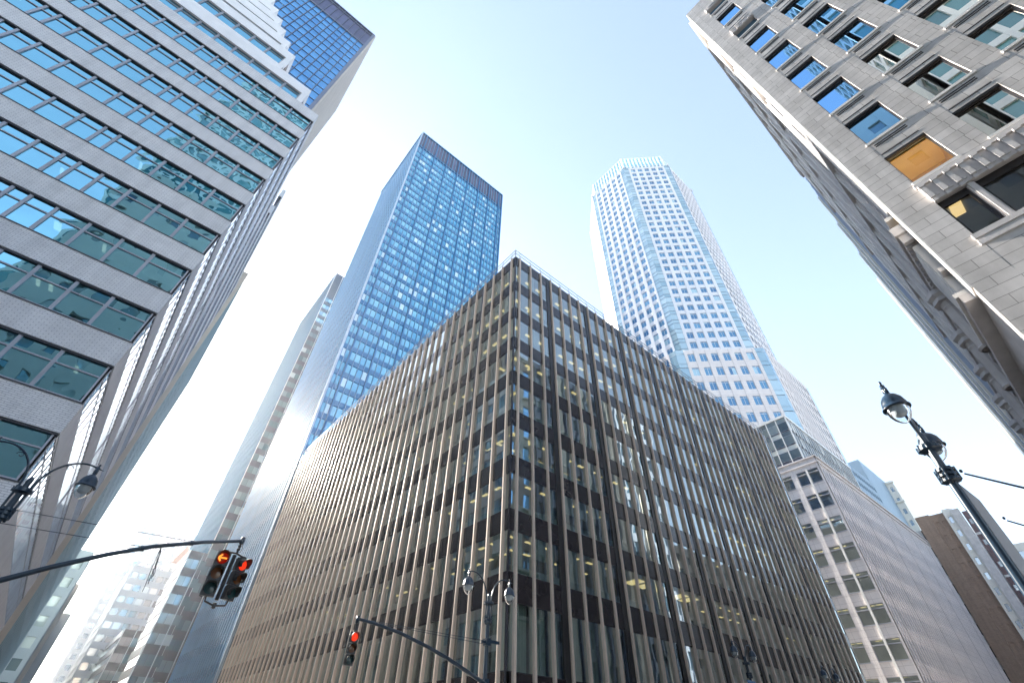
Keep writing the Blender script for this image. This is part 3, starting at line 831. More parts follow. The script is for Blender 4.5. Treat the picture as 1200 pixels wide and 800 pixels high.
def facet(root, wall, a, c, z0, z1, nb, ch, bw, off=0.0, ww_=2.15, dbl=True, wset=None, bset=None, ztop=None, fl=OFL, wh=2.75):
    F = faceP(a, c); L = F.L; st_ = (L-nb*bw)/2
    bys = [(st_+bw*k+(bw-ww_)/2, st_+bw*k+(bw+ww_)/2) for k in range(nb)]
    n = int((z1-z0-1.5)/fl); rws = [(z1-1.6-wh-fl*k, z1-1.6-fl*k) for k in range(n)]
    grid(wall, F, ch, L-ch, bys, rws, z0, z1, d=.35, sp=-.10)
    for q in bys:
        for r in rws: wset.add(F, q[0], q[1], r[0], r[1], -.28, 2 if dbl else 1, r[1]-.55)
    if ch and bset is not None:
        for r in range(n+1):
            zt_ = z1-fl*r
            for (p, q) in ((0, ch), (L-ch, L)):
                bset.add(F, p+.02, q-.02, zt_-1.55, zt_-.08, -.05); bset.add(F, p+.02, q-.02, zt_-fl+.02, zt_-1.75, -.05)
    return F
wl3 = MB()
facet(oc, wl3, V8[0], V8[1], OZ0, OZ1, 5, 2.2, 3.35, wset=wo_, bset=wb_)
facet(oc, wl3, V8[1], V8[2], OZ0, OZ1, 5, 2.2, 3.4, wset=wo_, bset=wb_)
facet(oc, wl3, V8[2], V8[3], OZ0, OZ1, 7, 1.4, 2.3, ww_=1.7, dbl=False, wset=wo_, bset=wb_)
facet(oc, wl3, V8[7], V8[0], OZ0, OZ1, 5, 0.02, 3.9, wset=wo_, bset=None)
wl3.build('stone_wall', MAT['ostone'], oc)
wo_.finish(100); wb_.finish(100)
b = MB()
for i in (0,1,2):
    F0 = faceP(V8[i], V8[i+1])
    for r in range(31):
        z = OZ1-OFL*r
        if z < OZ0: break
        for (p, q) in ((0,2.2),(F0.L-2.2,F0.L)): b.fbox(F0, p, q, -.4, .02, z-.10, z+.02); b.fbox(F0, p, q, -.4, -.0, z-1.74, z-1.62)
b.build('corner_bay_bars', MAT['gridm'], oc)
# crown
Vc = [(136.4+(x-136.4)*.93, 58.1+(y-58.1)*.93) for x, y in V8]
b = MB(); b.prism(Vc, OZ1-.2, OZ1+14, cap=False); b.build('crown_glazing', MAT['crown'], oc)
b = MB()
for i in range(8):
    F0 = faceP(Vc[i], Vc[(i+1) % 8]); n = 11
    for k in range(n+1):
        u = F0.L*k/n; b.fbox(F0, u-.42, u+.42, -.5, .06, OZ1, OZ1+14.4)
    for z in (OZ1+4.5, OZ1+9.2, OZ1+13.6): b.fbox(F0, 0, F0.L, -.3, .12, z, z+.35)
b.build('crown_lattice', MAT['crownw'], oc)
Vi = [(136.4+(x-136.4)*.80, 58.1+(y-58.1)*.80) for x, y in V8]
b = MB(); b.prism(Vi, OZ1-.1, OZ1+10); b.build('crown_drum', MAT['crownw'], oc)
b = MB()
for (x, y) in V8[:4]: b.box(x-.35, x+.35, y-.35, y+.35, OZ1, OZ1+2.0)
F0 = faceP(V8[0], V8[1])
for k in range(9): b.fbox(F0, F0.L*k/8-.12, F0.L*k/8+.12, -.3, -.05, OZ1, OZ1+3.2)
b.build('roof_post', MAT['ostone'], oc)
# tier two
W8 = [(107.8,70.5),(107.8,48.7),(127.0,29.5),(158.6,29.5),(170,48),(170,70.5),(147,86),(125,86)]
T2Z = 99.5
b = MB(); b.prism([(136.4+(x-136.4)*.97, 58.1+(y-58.1)*.97) for x, y in W8], 0, T2Z-.1); b.build('base_core', MAT['ostone'], oc)
w2_ = Windows(oc, MAT['oglass'], MAT['ostone'], name='base_window', fr=.10, fd=.05, deep=False); b2_ = Windows(oc, MAT['bayglass'], None, name='base_corner_pane')
wl4 = MB()
facet(oc, wl4, W8[0], W8[1], 40, T2Z, 5, 2.4, 3.4, wset=w2_, bset=b2_, fl=5.6, wh=3.2)
facet(oc, wl4, W8[1], W8[2], 40, T2Z, 6, 2.6, 3.6, wset=w2_, bset=b2_, fl=5.6, wh=3.2)
facet(oc, wl4, W8[2], W8[3], 20, T2Z, 12, 1.6, 2.3, ww_=1.7, dbl=False, wset=w2_, bset=b2_, fl=4.46, wh=2.75)
wl4.build('base_wall', MAT['pinkstone'], oc)
w2_.finish(100); b2_.finish(100)
# vertical ribs on the avenue side
b = MB()
for (a, c, z0, z1) in ((V8[2], V8[3], OZ0, OZ1), (W8[2], W8[3], 20, T2Z)):
    F0 = faceP(a, c); n = int(F0.L/2.3)
    for k in range(1, n): b.fbox(F0, F0.L*k/n-.26, F0.L*k/n+.26, -.1, .05, z0, z1)
b.build('stone_ribs', MAT['pinkstone'], oc)

# glass box on the stone base
gx = thing('glass_box', 'small square glass block with white bars on top of the pink stone base', 'building', (94.2, 23.9, 46))
FX1, FY1 = faceX(94.2, -1), faceY(23.9, -1)
b = MB(); b.box(94.5, 128, 24.2, 46, 46.2, 55.9); b.build('box_core', MAT['gridm'], gx)
wq = Windows(gx, MAT['sglass'], MAT['alu'], fr=.06, fd=.05)
for k in range(3):
    for j in range(9): wq.add(FX1, 24.0+2.05*j, 24.0+2.05*j+1.95, 46.9+3.1*k, 46.9+3.1*k+2.9, -.05, 1, 46.9+3.1*k+1.9)
    for j in range(22): wq.add(FY1, 94.4+1.5*j, 94.4+1.5*j+1.42, 46.9+3.1*k, 46.9+3.1*k+2.4, -.05)
wq.finish(60)
b = MB()
for j in range(10): b.fbox(FX1, 23.93+2.05*j-.08, 23.93+2.05*j+.08, -.1, .16, 46.2, 56.1)
b.fbox(FX1, 23.9, 46, -.2, .18, 56.0, 56.5); b.fbox(FY1, 94, 128, -.2, .1, 56.0, 56.5)
for j in range(23): b.fbox(FY1, 94.36+1.5*j-.05, 94.36+1.5*j+.05, -.1, .1, 46.2, 56.1)
b.build('white_bars', MAT['whitem'], gx)

# pink stone base block
PX, PY, PXE, PH = 94.0, 22.05, 159.2, 46.2
pb = thing('granite_building', 'pink granite block with ribbon bays on the end and dense white ribs along the avenue', 'office building', (PX, PY, 0))
FP1, FP2 = faceX(PX, -1), faceY(PY, -1)
b = MB(); b.box(PX+4.5, PXE, PY+.5, 48, 0, PH-.2); b.build('core_wall', MAT['core'], pb)
for k in range(11):
    b = MB(); b.box(PX+.5, PX+4.6, PY+.5, 48, 44.0-4.55*k+.08, 44.0-4.55*k+.9); b.build('floor_slab', MAT['slab'], pb)
wp = Windows(pb, [MAT['glass_c'], MAT['oglass']], MAT['alu'], fr=.08, fd=.06)
wall = MB()
prow = [(44.0-4.55*k-2.75, 44.0-4.55*k) for k in range(10)]
pbay = [(PY+.35+5.0*k, PY+.35+5.0*k+4.0) for k in range(5)]
grid(wall, FP1, PY, 48, pbay, prow, 0, PH, d=.45, sp=-.10)
wall.build('granite_wall', MAT['pinkstone'], pb)
b = MB(); lp = []
for a, c in pbay:
    b.fbox(FP1, (a+c)/2-.16, (a+c)/2+.16, -.3, .12, 0, 44.3)
    for z0, z1 in prow: wp.add(FP1, a, c, z0, z1, -.35, 2, z1-.7)
b.build('stone_fin', MAT['limestone_l'], pb)
for a, c in pbay:
    for k, (z0, z1) in enumerate(prow): b = MB(); b.fbox(FP1, a, c, -.2, .04, z0-.02, z0+.10); b.fbox(FP1, a, c, -.2, .05, z1-.75, z1-.63); b.build('window_rail', MAT['alu'], pb)
b = MB(); b.fbox(FP1, PY-.1, 48, -.1, .2, 44.9, 45.1); b.fbox(FP2, PX-.1, PXE, -.1, .2, 44.9, 45.1); b.fbox(FP1, PY-.2, 48, -.1, .3, PH-.2, PH); b.fbox(FP2, PX-.2, PXE, -.1, .3, PH-.2, PH-.001)
b.build('cornice', MAT['pinkstone'], pb)
n = 46; du = (PXE-PX-.8)/n
wall = MB(); bysP = [(PX+.8+du*k+.22, PX+.8+du*(k+1)-.22) for k in range(n)]
grid(wall, FP2, PX+.01, PXE, bysP, prow, 0, PH-.21, d=.2, sp=-.10)
for k in range(n+1): wall.fbox(FP2, PX+.8+du*k-.17, PX+.8+du*k+.17, .002, .06, .1, 44.8)
wall.build('ribbed_wall', MAT['pinkstone'], pb)
for a, c in bysP:
    for z0, z1 in prow: wp.add(FP2, a, c, z0, z1, -.16, 1, None, 1)
wp.finish(100)
random.seed(9)
lt = []
for a, c in pbay:
    for z0, z1 in prow:
        for q in range(3):
            if random.random() < .6:
                u = a+.5+1.15*q
                lt.append((z0, lambda b, u=u, z1=z1: b.fbox(FP1, u, u+.85, -1.9, -1.45, z1+.04, z1+.075)))
some(pb, 'ceiling_light', lt, MAT['lamp'])
# ================================================================== far things on the avenue side
def punched(root, F, u0, u1, z0, z1, bw, fl, ww_, wh, wmat, gmat, base=2.0, d=.3, top=60, fm=None):
    wall = MB(); n = int((u1-u0)/bw); s0 = u0+((u1-u0)-n*bw)/2
    bys = [(s0+bw*k+(bw-ww_)/2, s0+bw*k+(bw+ww_)/2) for k in range(n)]
    m = int((z1-z0-base)/fl); rws = [(z1-base-wh-fl*k, z1-base-fl*k) for k in range(m)]
    grid(wall, F, u0, u1, bys, rws, z0, z1, d=d, sp=-.03); wall.build('wall', wmat, root)
    W = Windows(root, gmat, fm, fr=.08, deep=False)
    for q in bys:
        for r in rws: W.add(F, q[0], q[1], r[0], r[1], -d+.06, 1, (r[0]+r[1])/2 if fm else None)
    W.finish(top)
MAT['bluefac'] = surf('blue_grey_facade', (.20,.28,.36), .5, .2, .06, .1)
MAT['palewall'] = surf('pale_cream_render', (.78,.75,.68), .8, 0, .06, .1)
MAT['brownbrick'] = brick('brown_brick', (.34,.235,.175), (.39,.27,.20), (.28,.21,.17), .5, .16, .01, .9, noise=.12)
MAT['bluebrick'] = brick('dull_red_brick', (.20,.13,.14), (.24,.16,.16), (.18,.14,.15), .5, .16, .01, .9, noise=.15)
ft = thing('blue_tower', 'slim blue grey tower showing behind the ribbed pink granite block', 'skyscraper', (190, 31.6, 0))
b = MB(); b.box(190.4, 230, 32.0, 50, 0, 85); b.build('tower_core', MAT['bluefac'], ft)
punched(ft, faceY(31.6, -1), 170, 190.2, 0, 75.7, 2.2, 3.6, 1.5, 1.7, MAT['bluefac'], MAT['bglass'])
b = MB(); b.box(170.4, 190, 32.0, 50, 0, 75.3); b.build('side_core', MAT['bluefac'], ft)
wt_ = thing('cream_tower', 'pale cream tower with small square windows between blue and brown buildings', 'building', (215, 35, 0))
b = MB(); b.box(215.4, 240, 29.8, 42, 0, 83.5); b.build('tower_core', MAT['palewall'], wt_)
punched(wt_, faceX(215, -1), 29.5, 40, 0, 84, 2.0, 4.2, 1.0, 1.8, MAT['palewall'], MAT['bglass'])
b = MB(); b.fbox(faceX(215,-1), 29.2, 40, -.3, .5, 76.0, 76.6); b.fbox(faceX(215,-1), 29.2, 40, -.3, .5, 83.4, 84.1); b.build('cornice', MAT['palewall'], wt_)
cl = thing('cornice_building', 'low pale classical block with heavy cornice beside the brown brick block', 'building', (168, 23, 0))
b = MB(); b.box(168.4, 185, 22.9, 30, 0, 51); b.build('core_wall', MAT['limestone_l'], cl)
punched(cl, faceX(168, -1), 22.6, 30, 0, 51.5, 2.4, 4, 1.2, 2.2, MAT['limestone_l'], MAT['bglass'])
b = MB(); b.fbox(faceX(168,-1), 22.4, 30, -.3, .7, 49.6, 50.4); b.fbox(faceX(168,-1), 22.4, 30, -.3, .5, 46.6, 47.0)
for k in range(16): b.fbox(faceX(168,-1), 22.6+.45*k, 22.6+.45*k+.22, 0, .5, 49.1, 49.6)
b.build('cornice', MAT['limestone_l'], cl)
br = thing('brown_building', 'brown brick block with blank corner pier and narrow window strip', 'building', (165, 19.4, 0))
b = MB(); b.box(165.5, 190, 16.2, 22.5, 0, 53.6); b.build('core_wall', MAT['brownbrick'], br)
FBr = faceX(165, -1)
b = MB(); b.fbox(FBr, 19.3, 22.55, -.6, 0, 0, 53.9); b.build('corner_pier', MAT['brownbrick'], br)
punched(br, faceX(165.3, -1), 16.2, 19.29, 0, 53.7, 1.5, 3.4, .8, 1.6, MAT['brownbrick'], MAT['bglass'])
b = MB()
for k in range(11): b.fbox(faceY(22.56, 1), 165.4, 167.6, -.1, .3, 4.5+4.4*k, 6.6+4.4*k)
b.build('fire_balcony', MAT['bronze'], br)
cs_ = thing('cream_building', 'narrow sunlit cream building strip between brown brick blocks', 'building', (164.2, 14.6, 0))
b = MB(); b.box(164.6, 190, 13.9, 16.1, 0, 53.9); b.build('core_wall', MAT['palewall'], cs_)
punched(cs_, faceX(164.2, -1), 14.4, 16.15, 0, 54, 1.6, 3.4, .7, 1.6, MAT['palewall'], MAT['bglass'])
b = MB(); b.fbox(faceX(163.2,-1), 12.6, 14.38, -1.6, 0, 0, 53.2); b.build('side_pier', MAT['limestone'], cs_)
bb = thing('brick_building', 'dull red brick block with paired windows next to the lamp post sign', 'building', (166, 9.9, 0))
b = MB(); b.box(166.4, 190, 9.9, 12.5, 0, 52); b.build('core_wall', MAT['bluebrick'], bb)
punched(bb, faceX(166, -1), 9.8, 12.55, 0, 53, 1.35, 5.2, .6, 1.3, MAT['bluebrick'], MAT['sglass'], fm=MAT['limestone_l'])
b = MB()
for k in range(5): b.fbox(faceX(166,-1), 9.7, 12.55, -.1, .15, 7+10.0*k, 7.5+10.0*k)
b.build('string_course', MAT['limestone_l'], bb)
pl = thing('pale_building', 'pale stone building in the far haze right of the lamp post', 'building', (200, 7.5, 0))
b = MB(); b.box(200.4, 220, 3, 9.5, 0, 51.5); b.build('core_wall', MAT['palewall'], pl)
punched(pl, faceX(200, -1), 2.8, 9.6, 0, 52, 2.2, 4, 1.1, 2.0, MAT['palewall'], MAT['bglass'])

# second building on the right side of the avenue
MAT['bluerib'] = surf('blue_grey_rib', (.30,.36,.46), .5, .2, .08, .2)
r2 = thing('ribbed_building', 'blue grey ribbed office block next along from the limestone corner building', 'office building', (44.3, RY, 0))
FR2 = faceY(RY-.4, 1)
b = MB(); b.box(44.3, 79.5, -40, RY-.9, 0, 57.2); b.build('core_wall', MAT['bluerib'], r2)
wz = Windows(r2, MAT['bglass'], None)
u = 44.5
while u < 79:
    for k in range(15): wz.add(FR2, u+.1, u+1.2, 2+3.7*k, 4.3+3.7*k, -.2)
    u += 1.5
wz.finish(40)
b = MB(); u = 44.4
while u < 79.4: b.fbox(FR2, u-.14, u+.14, -.5, .40, .2, 57.2); u += 1.5
for k in range(16): b.fbox(FR2, 44.3, 79.4, -.5, .02, .6+3.7*k, 2+3.7*k)
b.build('facade_rib', MAT['bluerib'], r2)
b = MB()
for u in (50.4, 56.4, 64, 71): b.fbox(FR2, u-.5, u+.5, -.45, .55, .2, 57.6)
b.build('cream_pier', MAT['palewall'], r2)

# ================================================================== far buildings down the side street, haze partly put into their pale colours
MAT['farcream'] = surf('far_cream_stone', (.62,.55,.47), .8, 0, .06, .1)
MAT['fargrey'] = surf('far_grey_stone', (.42,.44,.46), .8, 0, .08, .1)
MAT['farteal'] = surf('far_teal_panel', (.30,.40,.42), .6, 0, .08, .1)
MAT['farbrick'] = surf('far_red_brick', (.45,.25,.17), .85, 0, .1, .2)
def far(name, label, x0, x1, y0, y1, h, wmat, gmat, side, bw=3, fl=3.8, ww_=1.7, wh=2.0):
    o = thing(name, label, 'building', ((x0+x1)/2, y0, 0))
    b = MB(); b.box(x0+(.3 if side < 0 else -.0), x1-(.3 if side > 0 else 0), y0+.3, y1, 0, h-.3); b.build('core_wall', wmat, o)
    punched(o, faceY(y0, -1), x0, x1, 0, h, bw, fl, ww_, wh, wmat, gmat, top=40)
    FS_ = faceX(x1, 1) if side > 0 else faceX(x0, -1)
    punched(o, FS_, y0+.05, y1, 0, h, bw, fl, ww_, wh, wmat, gmat, top=40)
    return o
o = far('teal_tower', 'pale teal tower fading in the haze just past the white brick block', -34, -4.48, 80, 127, 73.5, MAT['farteal'], MAT['bglass'], 1)
b = MB(); b.fbox(faceY(80,-1), -34, -4.40, -.1, .35, .2, 73.6); b.build('cream_facing', MAT['farcream'], o)
far('grey_building', 'faded grey building with punched windows on the left of the street gap', -30, -2.6, 150, 164, 36.5, MAT['fargrey'], MAT['sglass'], 1)
far('stone_block', 'faded stone block with wide window bays below the grey building', -30, -1.9, 165, 179, 32.5, MAT['farcream'], MAT['sglass'], 1, 4, 4, 2.6, 2.4)
far('terrace_building', 'lowest faded building with white framed bays at the left edge of the street gap', -30, -.1, 180, 260, 28.5, MAT['fargrey'], MAT['sglass'], 1, 3.4, 3.9, 2.4, 2.6)
far('hazy_tower', 'huge pale tower closing the street in white haze', 6.3, 32, 300, 330, 88, MAT['fargrey'], MAT['bglass'], -1, 3, 3.8, 1.9, 2.0)
o = far('red_roofed_building', 'faded building with steep red hipped roof low in the haze', 22, 31, 252, 275, 62, MAT['farcream'], MAT['sglass'], -1)
b = MB(); b.v += [(22,252,62),(31,252,62),(31,275,62),(22,275,62),(26,260,72),(27,266,72)]
for f in ((0,1,4),(1,2,5,4),(2,3,5),(3,0,4,5)): b.f.append(f); b.m.append(0)
b.build('hipped_roof', MAT['farbrick'], o)
far('banded_building', 'faded building with pale bands and windows along the right of the street gap', 8.6, 22, 214, 250, 50, MAT['fargrey'], MAT['sglass'], -1, 2.6, 3.7, 2.0, 1.9)
far('brick_block', 'faded orange brick block right of the street gap', 13.2, 22, 262, 290, 52, MAT['farbrick'], MAT['sglass'], -1)

# ================================================================== buildings behind the viewer, seen mirrored in the windows
MAT['teal_r'] = dark_glass('mirror_teal_glass', (.03,.16,.18), (.12,.34,.34), .12, .05, .003, .4)
D1 = thing('cream_corner_building', 'cream stone corner block with small square windows, seen only mirrored in the panes', 'building', (-4, -3, 0))
b = MB(); b.box(-20, -4.3, -15, -3, 0, 59); b.build('core_wall', MAT['palewall'], D1)
punched(D1, faceX(-4, 1), -15, -2.9, 0, 60, 2.6, 3.8, 1.2, 1.6, MAT['palewall'], MAT['sglass'], top=10)
punched(D1, faceY(-2.65, 1), -20, -4, 0, 60.02, 2.6, 3.8, 1.2, 1.6, MAT['palewall'], MAT['sglass'], top=10)
D2 = thing('teal_grid_tower', 'teal glass tower with white grid, seen only mirrored in the panes', 'skyscraper', (-10, -16, 0))
b = MB(); b.box(-26, -4.6, -45, -16.4, 0, 119); b.build('core_wall', MAT['teal_r'], D2)
MAT['lattice'] = surf('bright_white_lattice', (.88,.87,.84), .5, 0, .03)
punched(D2, faceX(-4.3, 1), -45, -16, 0, 120, 1.9, 3.8, 1.4, 2.8, MAT['lattice'], MAT['teal_r'], top=10)
punched(D2, faceY(-16, 1), -26, -4.3, 0, 120.02, 1.9, 3.8, 1.4, 2.8, MAT['lattice'], MAT['teal_r'], top=10)
D4 = thing('setback_block', 'cream stone block set back from the avenue, seen only mirrored in the panes', 'building', (140, -22, 0))
b = MB(); b.box(85, 200, -70, -22.4, 0, 44); b.build('core_wall', MAT['farcream'], D4)
punched(D4, faceY(-22, 1), 85, 200, 0, 45, 2.6, 3.8, 1.3, 1.8, MAT['farcream'], MAT['sglass'], top=10)
D3 = thing('grey_corner_building', 'grey stone block, seen only mirrored in the panes', 'building', (-40, -3, 0))
b = MB(); b.box(-70, -27, -40, -3, 0, 24); b.build('core_wall', MAT['concrete'], D3)
punched(D3, faceY(-2.65, 1), -70, -27, 0, 24.3, 2.6, 3.8, 1.5, 1.9, MAT['concrete'], MAT['bglass'], top=10)

# ================================================================== twin street lamps
def lamp_meshes():
    root = thing('street_lamp', 'x', 'street lamp', (0,0,0))
    b = MB()
    b.lathe([(.26,.13),(.26,.3),(.2,.38),(.17,.9),(.19,.95),(.13,1.05),(.105,2.2),(.095,4.4),(.085,6.8),(.08,7.62)], seg=12)
    b.build('pole', MAT['ironblue'], root, smooth=True)
    for z in (6.72, 7.42):
        b = MB(); hgt = .34 if z < 7 else .16; rad = .19 if z < 7 else .235
        p = [(.06,z-hgt/2-.02),(rad*.8,z-hgt/2)]
        for q in range(3 if z < 7 else 1):
            zz = z-hgt/2+hgt*q/(3 if z < 7 else 1); p += [(rad,zz+.02),(rad,zz+hgt/(3 if z < 7 else 1)*.6),(rad*.82,zz+hgt/(3 if z < 7 else 1)*.7),(rad*.82,zz+hgt/(3 if z < 7 else 1)*.95)]
        p += [(rad*.7,z+hgt/2),(.05,z+hgt/2+.02)]
        b.lathe(p, seg=16)
        for q in range(8):
            an = q*math.pi/4; b.tube([(rad*math.cos(an)*.98, rad*math.sin(an)*.98, z-hgt*.45), (rad*math.cos(an)*.98, rad*math.sin(an)*.98, z+hgt*.45)], .018, 6)
        b.build('collar', MAT['ironblue'], root, smooth=False)
    b = MB(); b.lathe([(.07,7.6),(.085,7.68),(.075,7.78),(.04,7.84),(.0,7.85)], seg=12); b.build('pole_cap', MAT['ironblue'], root, smooth=True)
    for s in (-1, 1):
        b = MB()
        pts = [(s*.13,0,6.5),(s*.15,0,7.0),(s*.15,0,7.45)]
        for t in np.linspace(0, 1, 16):
            a = math.pi/2*1.18*t
            pts.append((s*(.15+1.12*(1-math.cos(a))/(1-math.cos(math.pi/2*1.18))*1.0), 0, 7.55+1.08*math.sin(a)))
        b.tube(pts, [.034]*3+[.034-.006*t for t in np.linspace(0,1,16)], 10)
        ex, ez = pts[-1][0], pts[-1][2]
        b.tube([(ex,0,ez),(ex+s*.20,0,ez-.03)], [.03,.008], 8)
        # little scroll under the arm
        sc = [(s*(.62+.10*math.cos(t)*(1-t/8)), 0, 8.38+.10*math.sin(t)*(1-t/8)) for t in np.linspace(0, 6, 14)]
        b.tube(sc, .012, 6)
        arm = b.build('arm', MAT['ironblue'], root, smooth=True)
        b = MB()
        b.lathe([(.022,ez+.14),(.035,ez+.10),(.02,ez+.06),(.05,ez+.02),(.045,ez-.08),(.06,ez-.10),(.04,ez-.14),(.05,ez-.22),(.09,ez-.26),(.155,ez-.31),(.215,ez-.40),(.245,ez-.52),(.25,ez-.60),(.285,ez-.625),(.285,ez-.645),(.24,ez-.65),(.235,ez-.6),(.2,ez-.45)], ex+s*.02, 0, 24)
        for q in range(4):
            an = q*math.pi/2+.4; b.box(ex+s*.02+.05*math.cos(an)-.012, ex+s*.02+.05*math.cos(an)+.012, .05*math.sin(an)-.012, .05*math.sin(an)+.012, ez-.2, ez-.05)
        head_shade = b.build('lamp_head', MAT['ironblue'], root, smooth=True)
        b = MB(); b.lathe([(.225,ez-.63),(.23,ez-.70),(.215,ez-.80),(.17,ez-.90),(.10,ez-.98),(.03,ez-1.03),(0,ez-1.035)], ex+s*.02, 0, 24)
        b.build('globe', MAT['globe'], head_shade, smooth=True)
        b = MB(); b.lathe([(.20,ez-.60),(.20,ez-.64),(.15,ez-.72),(.14,ez-.80),(.09,ez-.84),(0,ez-.85)], ex+s*.02, 0, 16)
        b.build('bulb', MAT['bulb'], head_shade, smooth=True)
    return root
def kids(o): return [c for c in bpy.data.objects if c.parent is o]
lamp0 = lamp_meshes()
def copy_tree(o, parent=None):
    c = o.copy(); C.objects.link(c); c.parent = parent
    for ch in kids(o): copy_tree(ch, c)
    return c
LAMPS = [((13.7,.86,0), 0, 'near twin lantern lamp post standing against the sky, flat grey sign on its pole'),
         ((15.1,19.5,0), 0, 'twin lantern lamp post in front of the dark corner of the low office block'),
         ((-2.84,19.5,0), 0, 'twin lantern lamp post in front of the white brick block'),
         ((38.5,19.1,0), 0, 'small far twin lantern lamp post with a blue sign, before the dark fins'),
         ((53.2,19.1,0), 0, 'farthest and smallest twin lantern lamp post before the dark fins')]
srcs = [lamp0]+[copy_tree(lamp0) for _ in LAMPS[1:]]
for o, (loc, rz, lab) in zip(srcs, LAMPS):
    o.location = loc; o.rotation_euler.z = rz; o['label'] = lab; o['group'] = 'twin lantern street lamps'; o['_o'] = list(loc)

# flat sign on the near lamp post, seen almost edge on
MAT['signgrey'] = surf('grey_sign_back', (.33,.34,.37), .5, .3, .1)
sg = thing('street_sign', 'flat grey metal sign plate fixed upright on the near lamp post', 'sign', (13.7,.86,4.6))
b = MB()
A_ = [(0,6.55),(.42,6.2),(.50,5.3),(.50,4.4),(0,4.3)]
dx, dy = math.cos(R_(-22)), math.sin(R_(-22))
P_ = [(13.8+dx*a*.85, .80+dy*a*.85, z) for a, z in A_]
n_ = np.array([-dy, dx, 0])*.012
i = len(b.v); b.v += [tuple(np.array(p)+n_) for p in P_]+[tuple(np.array(p)-n_) for p in P_]
m_ = len(P_); b.f += [tuple(range(m_)), tuple(range(2*m_-1, m_-1, -1))]+[(k, (k+1) % m_, m_+(k+1) % m_, m_+k) for k in range(m_)]; b.m += [0]*(m_+2)
b.build('plate', MAT['signgrey'], sg)
b = MB(); b.tube([(13.66,.86,4.7),(13.9,.78,4.7)], .02, 8); b.tube([(13.66,.86,6.1),(13.9,.78,6.1)], .02, 8); b.build('clamp', MAT['ironblue'], sg)
# blue sign on the small lamp
MAT['signblue'] = surf('blue_sign', (.05,.22,.48), .4, 0, .05); MAT['signwhite'] = surf('pale_sign_panel', (.70,.74,.80), .4, 0, .04)
s2 = thing('blue_sign', 'small blue sign with pale panel on the far lamp post', 'sign', (38.2,18.9,5.2))
b = MB(); b.box(37.4,38.5,18.80,18.84,5.3,6.35); b.build('sign_board', MAT['signblue'], s2)
b = MB(); b.box(37.5,38.4,18.785,18.797,5.3,6.05); b.build('sign_panel', MAT['signwhite'], s2)
# small bracket signs on the corner lamp post
s3 = thing('sign_bracket', 'short cross bracket clamped on the corner lamp post', 'bracket', (15.1,19.5,5.8))
b = MB(); b.box(14.75,15.1,19.40,19.48,5.74,5.86); b.box(15.1,15.72,19.34,19.42,5.78,5.90); b.box(14.98,15.22,19.36,19.64,5.68,5.96)
b.build('bracket_arm', MAT['ironblue'], s3)

# flagpoles over the avenue
for k, (x, lab) in enumerate(((25.0, 'upper thin blue flagpole with ball tip reaching in from the right'), (32.0, 'lower thin blue flagpole with ball tip reaching in from the right'))):
    o = thing('flagpole', lab, 'flagpole', (x, RY, 8.0), 'flagpoles on the limestone building')
    b = MB(); b.tube([(x,RY-.1,7.6),(x,1.06,10.75)], [.055,.035], 10); b.build('pole', MAT['ironblue'], o, smooth=True)
    b = MB(); b.lathe([(0,10.80),(.045,10.83),(.06,10.88),(.045,10.93),(0,10.96)], x, 1.11, 12); b.build('finial', MAT['ironblue'], o, smooth=True)
    b = MB(); b.box(x-.15,x+.15,RY-.05,RY+.12,7.3,8.0); b.build('wall_bracket', MAT['ironblue'], o)

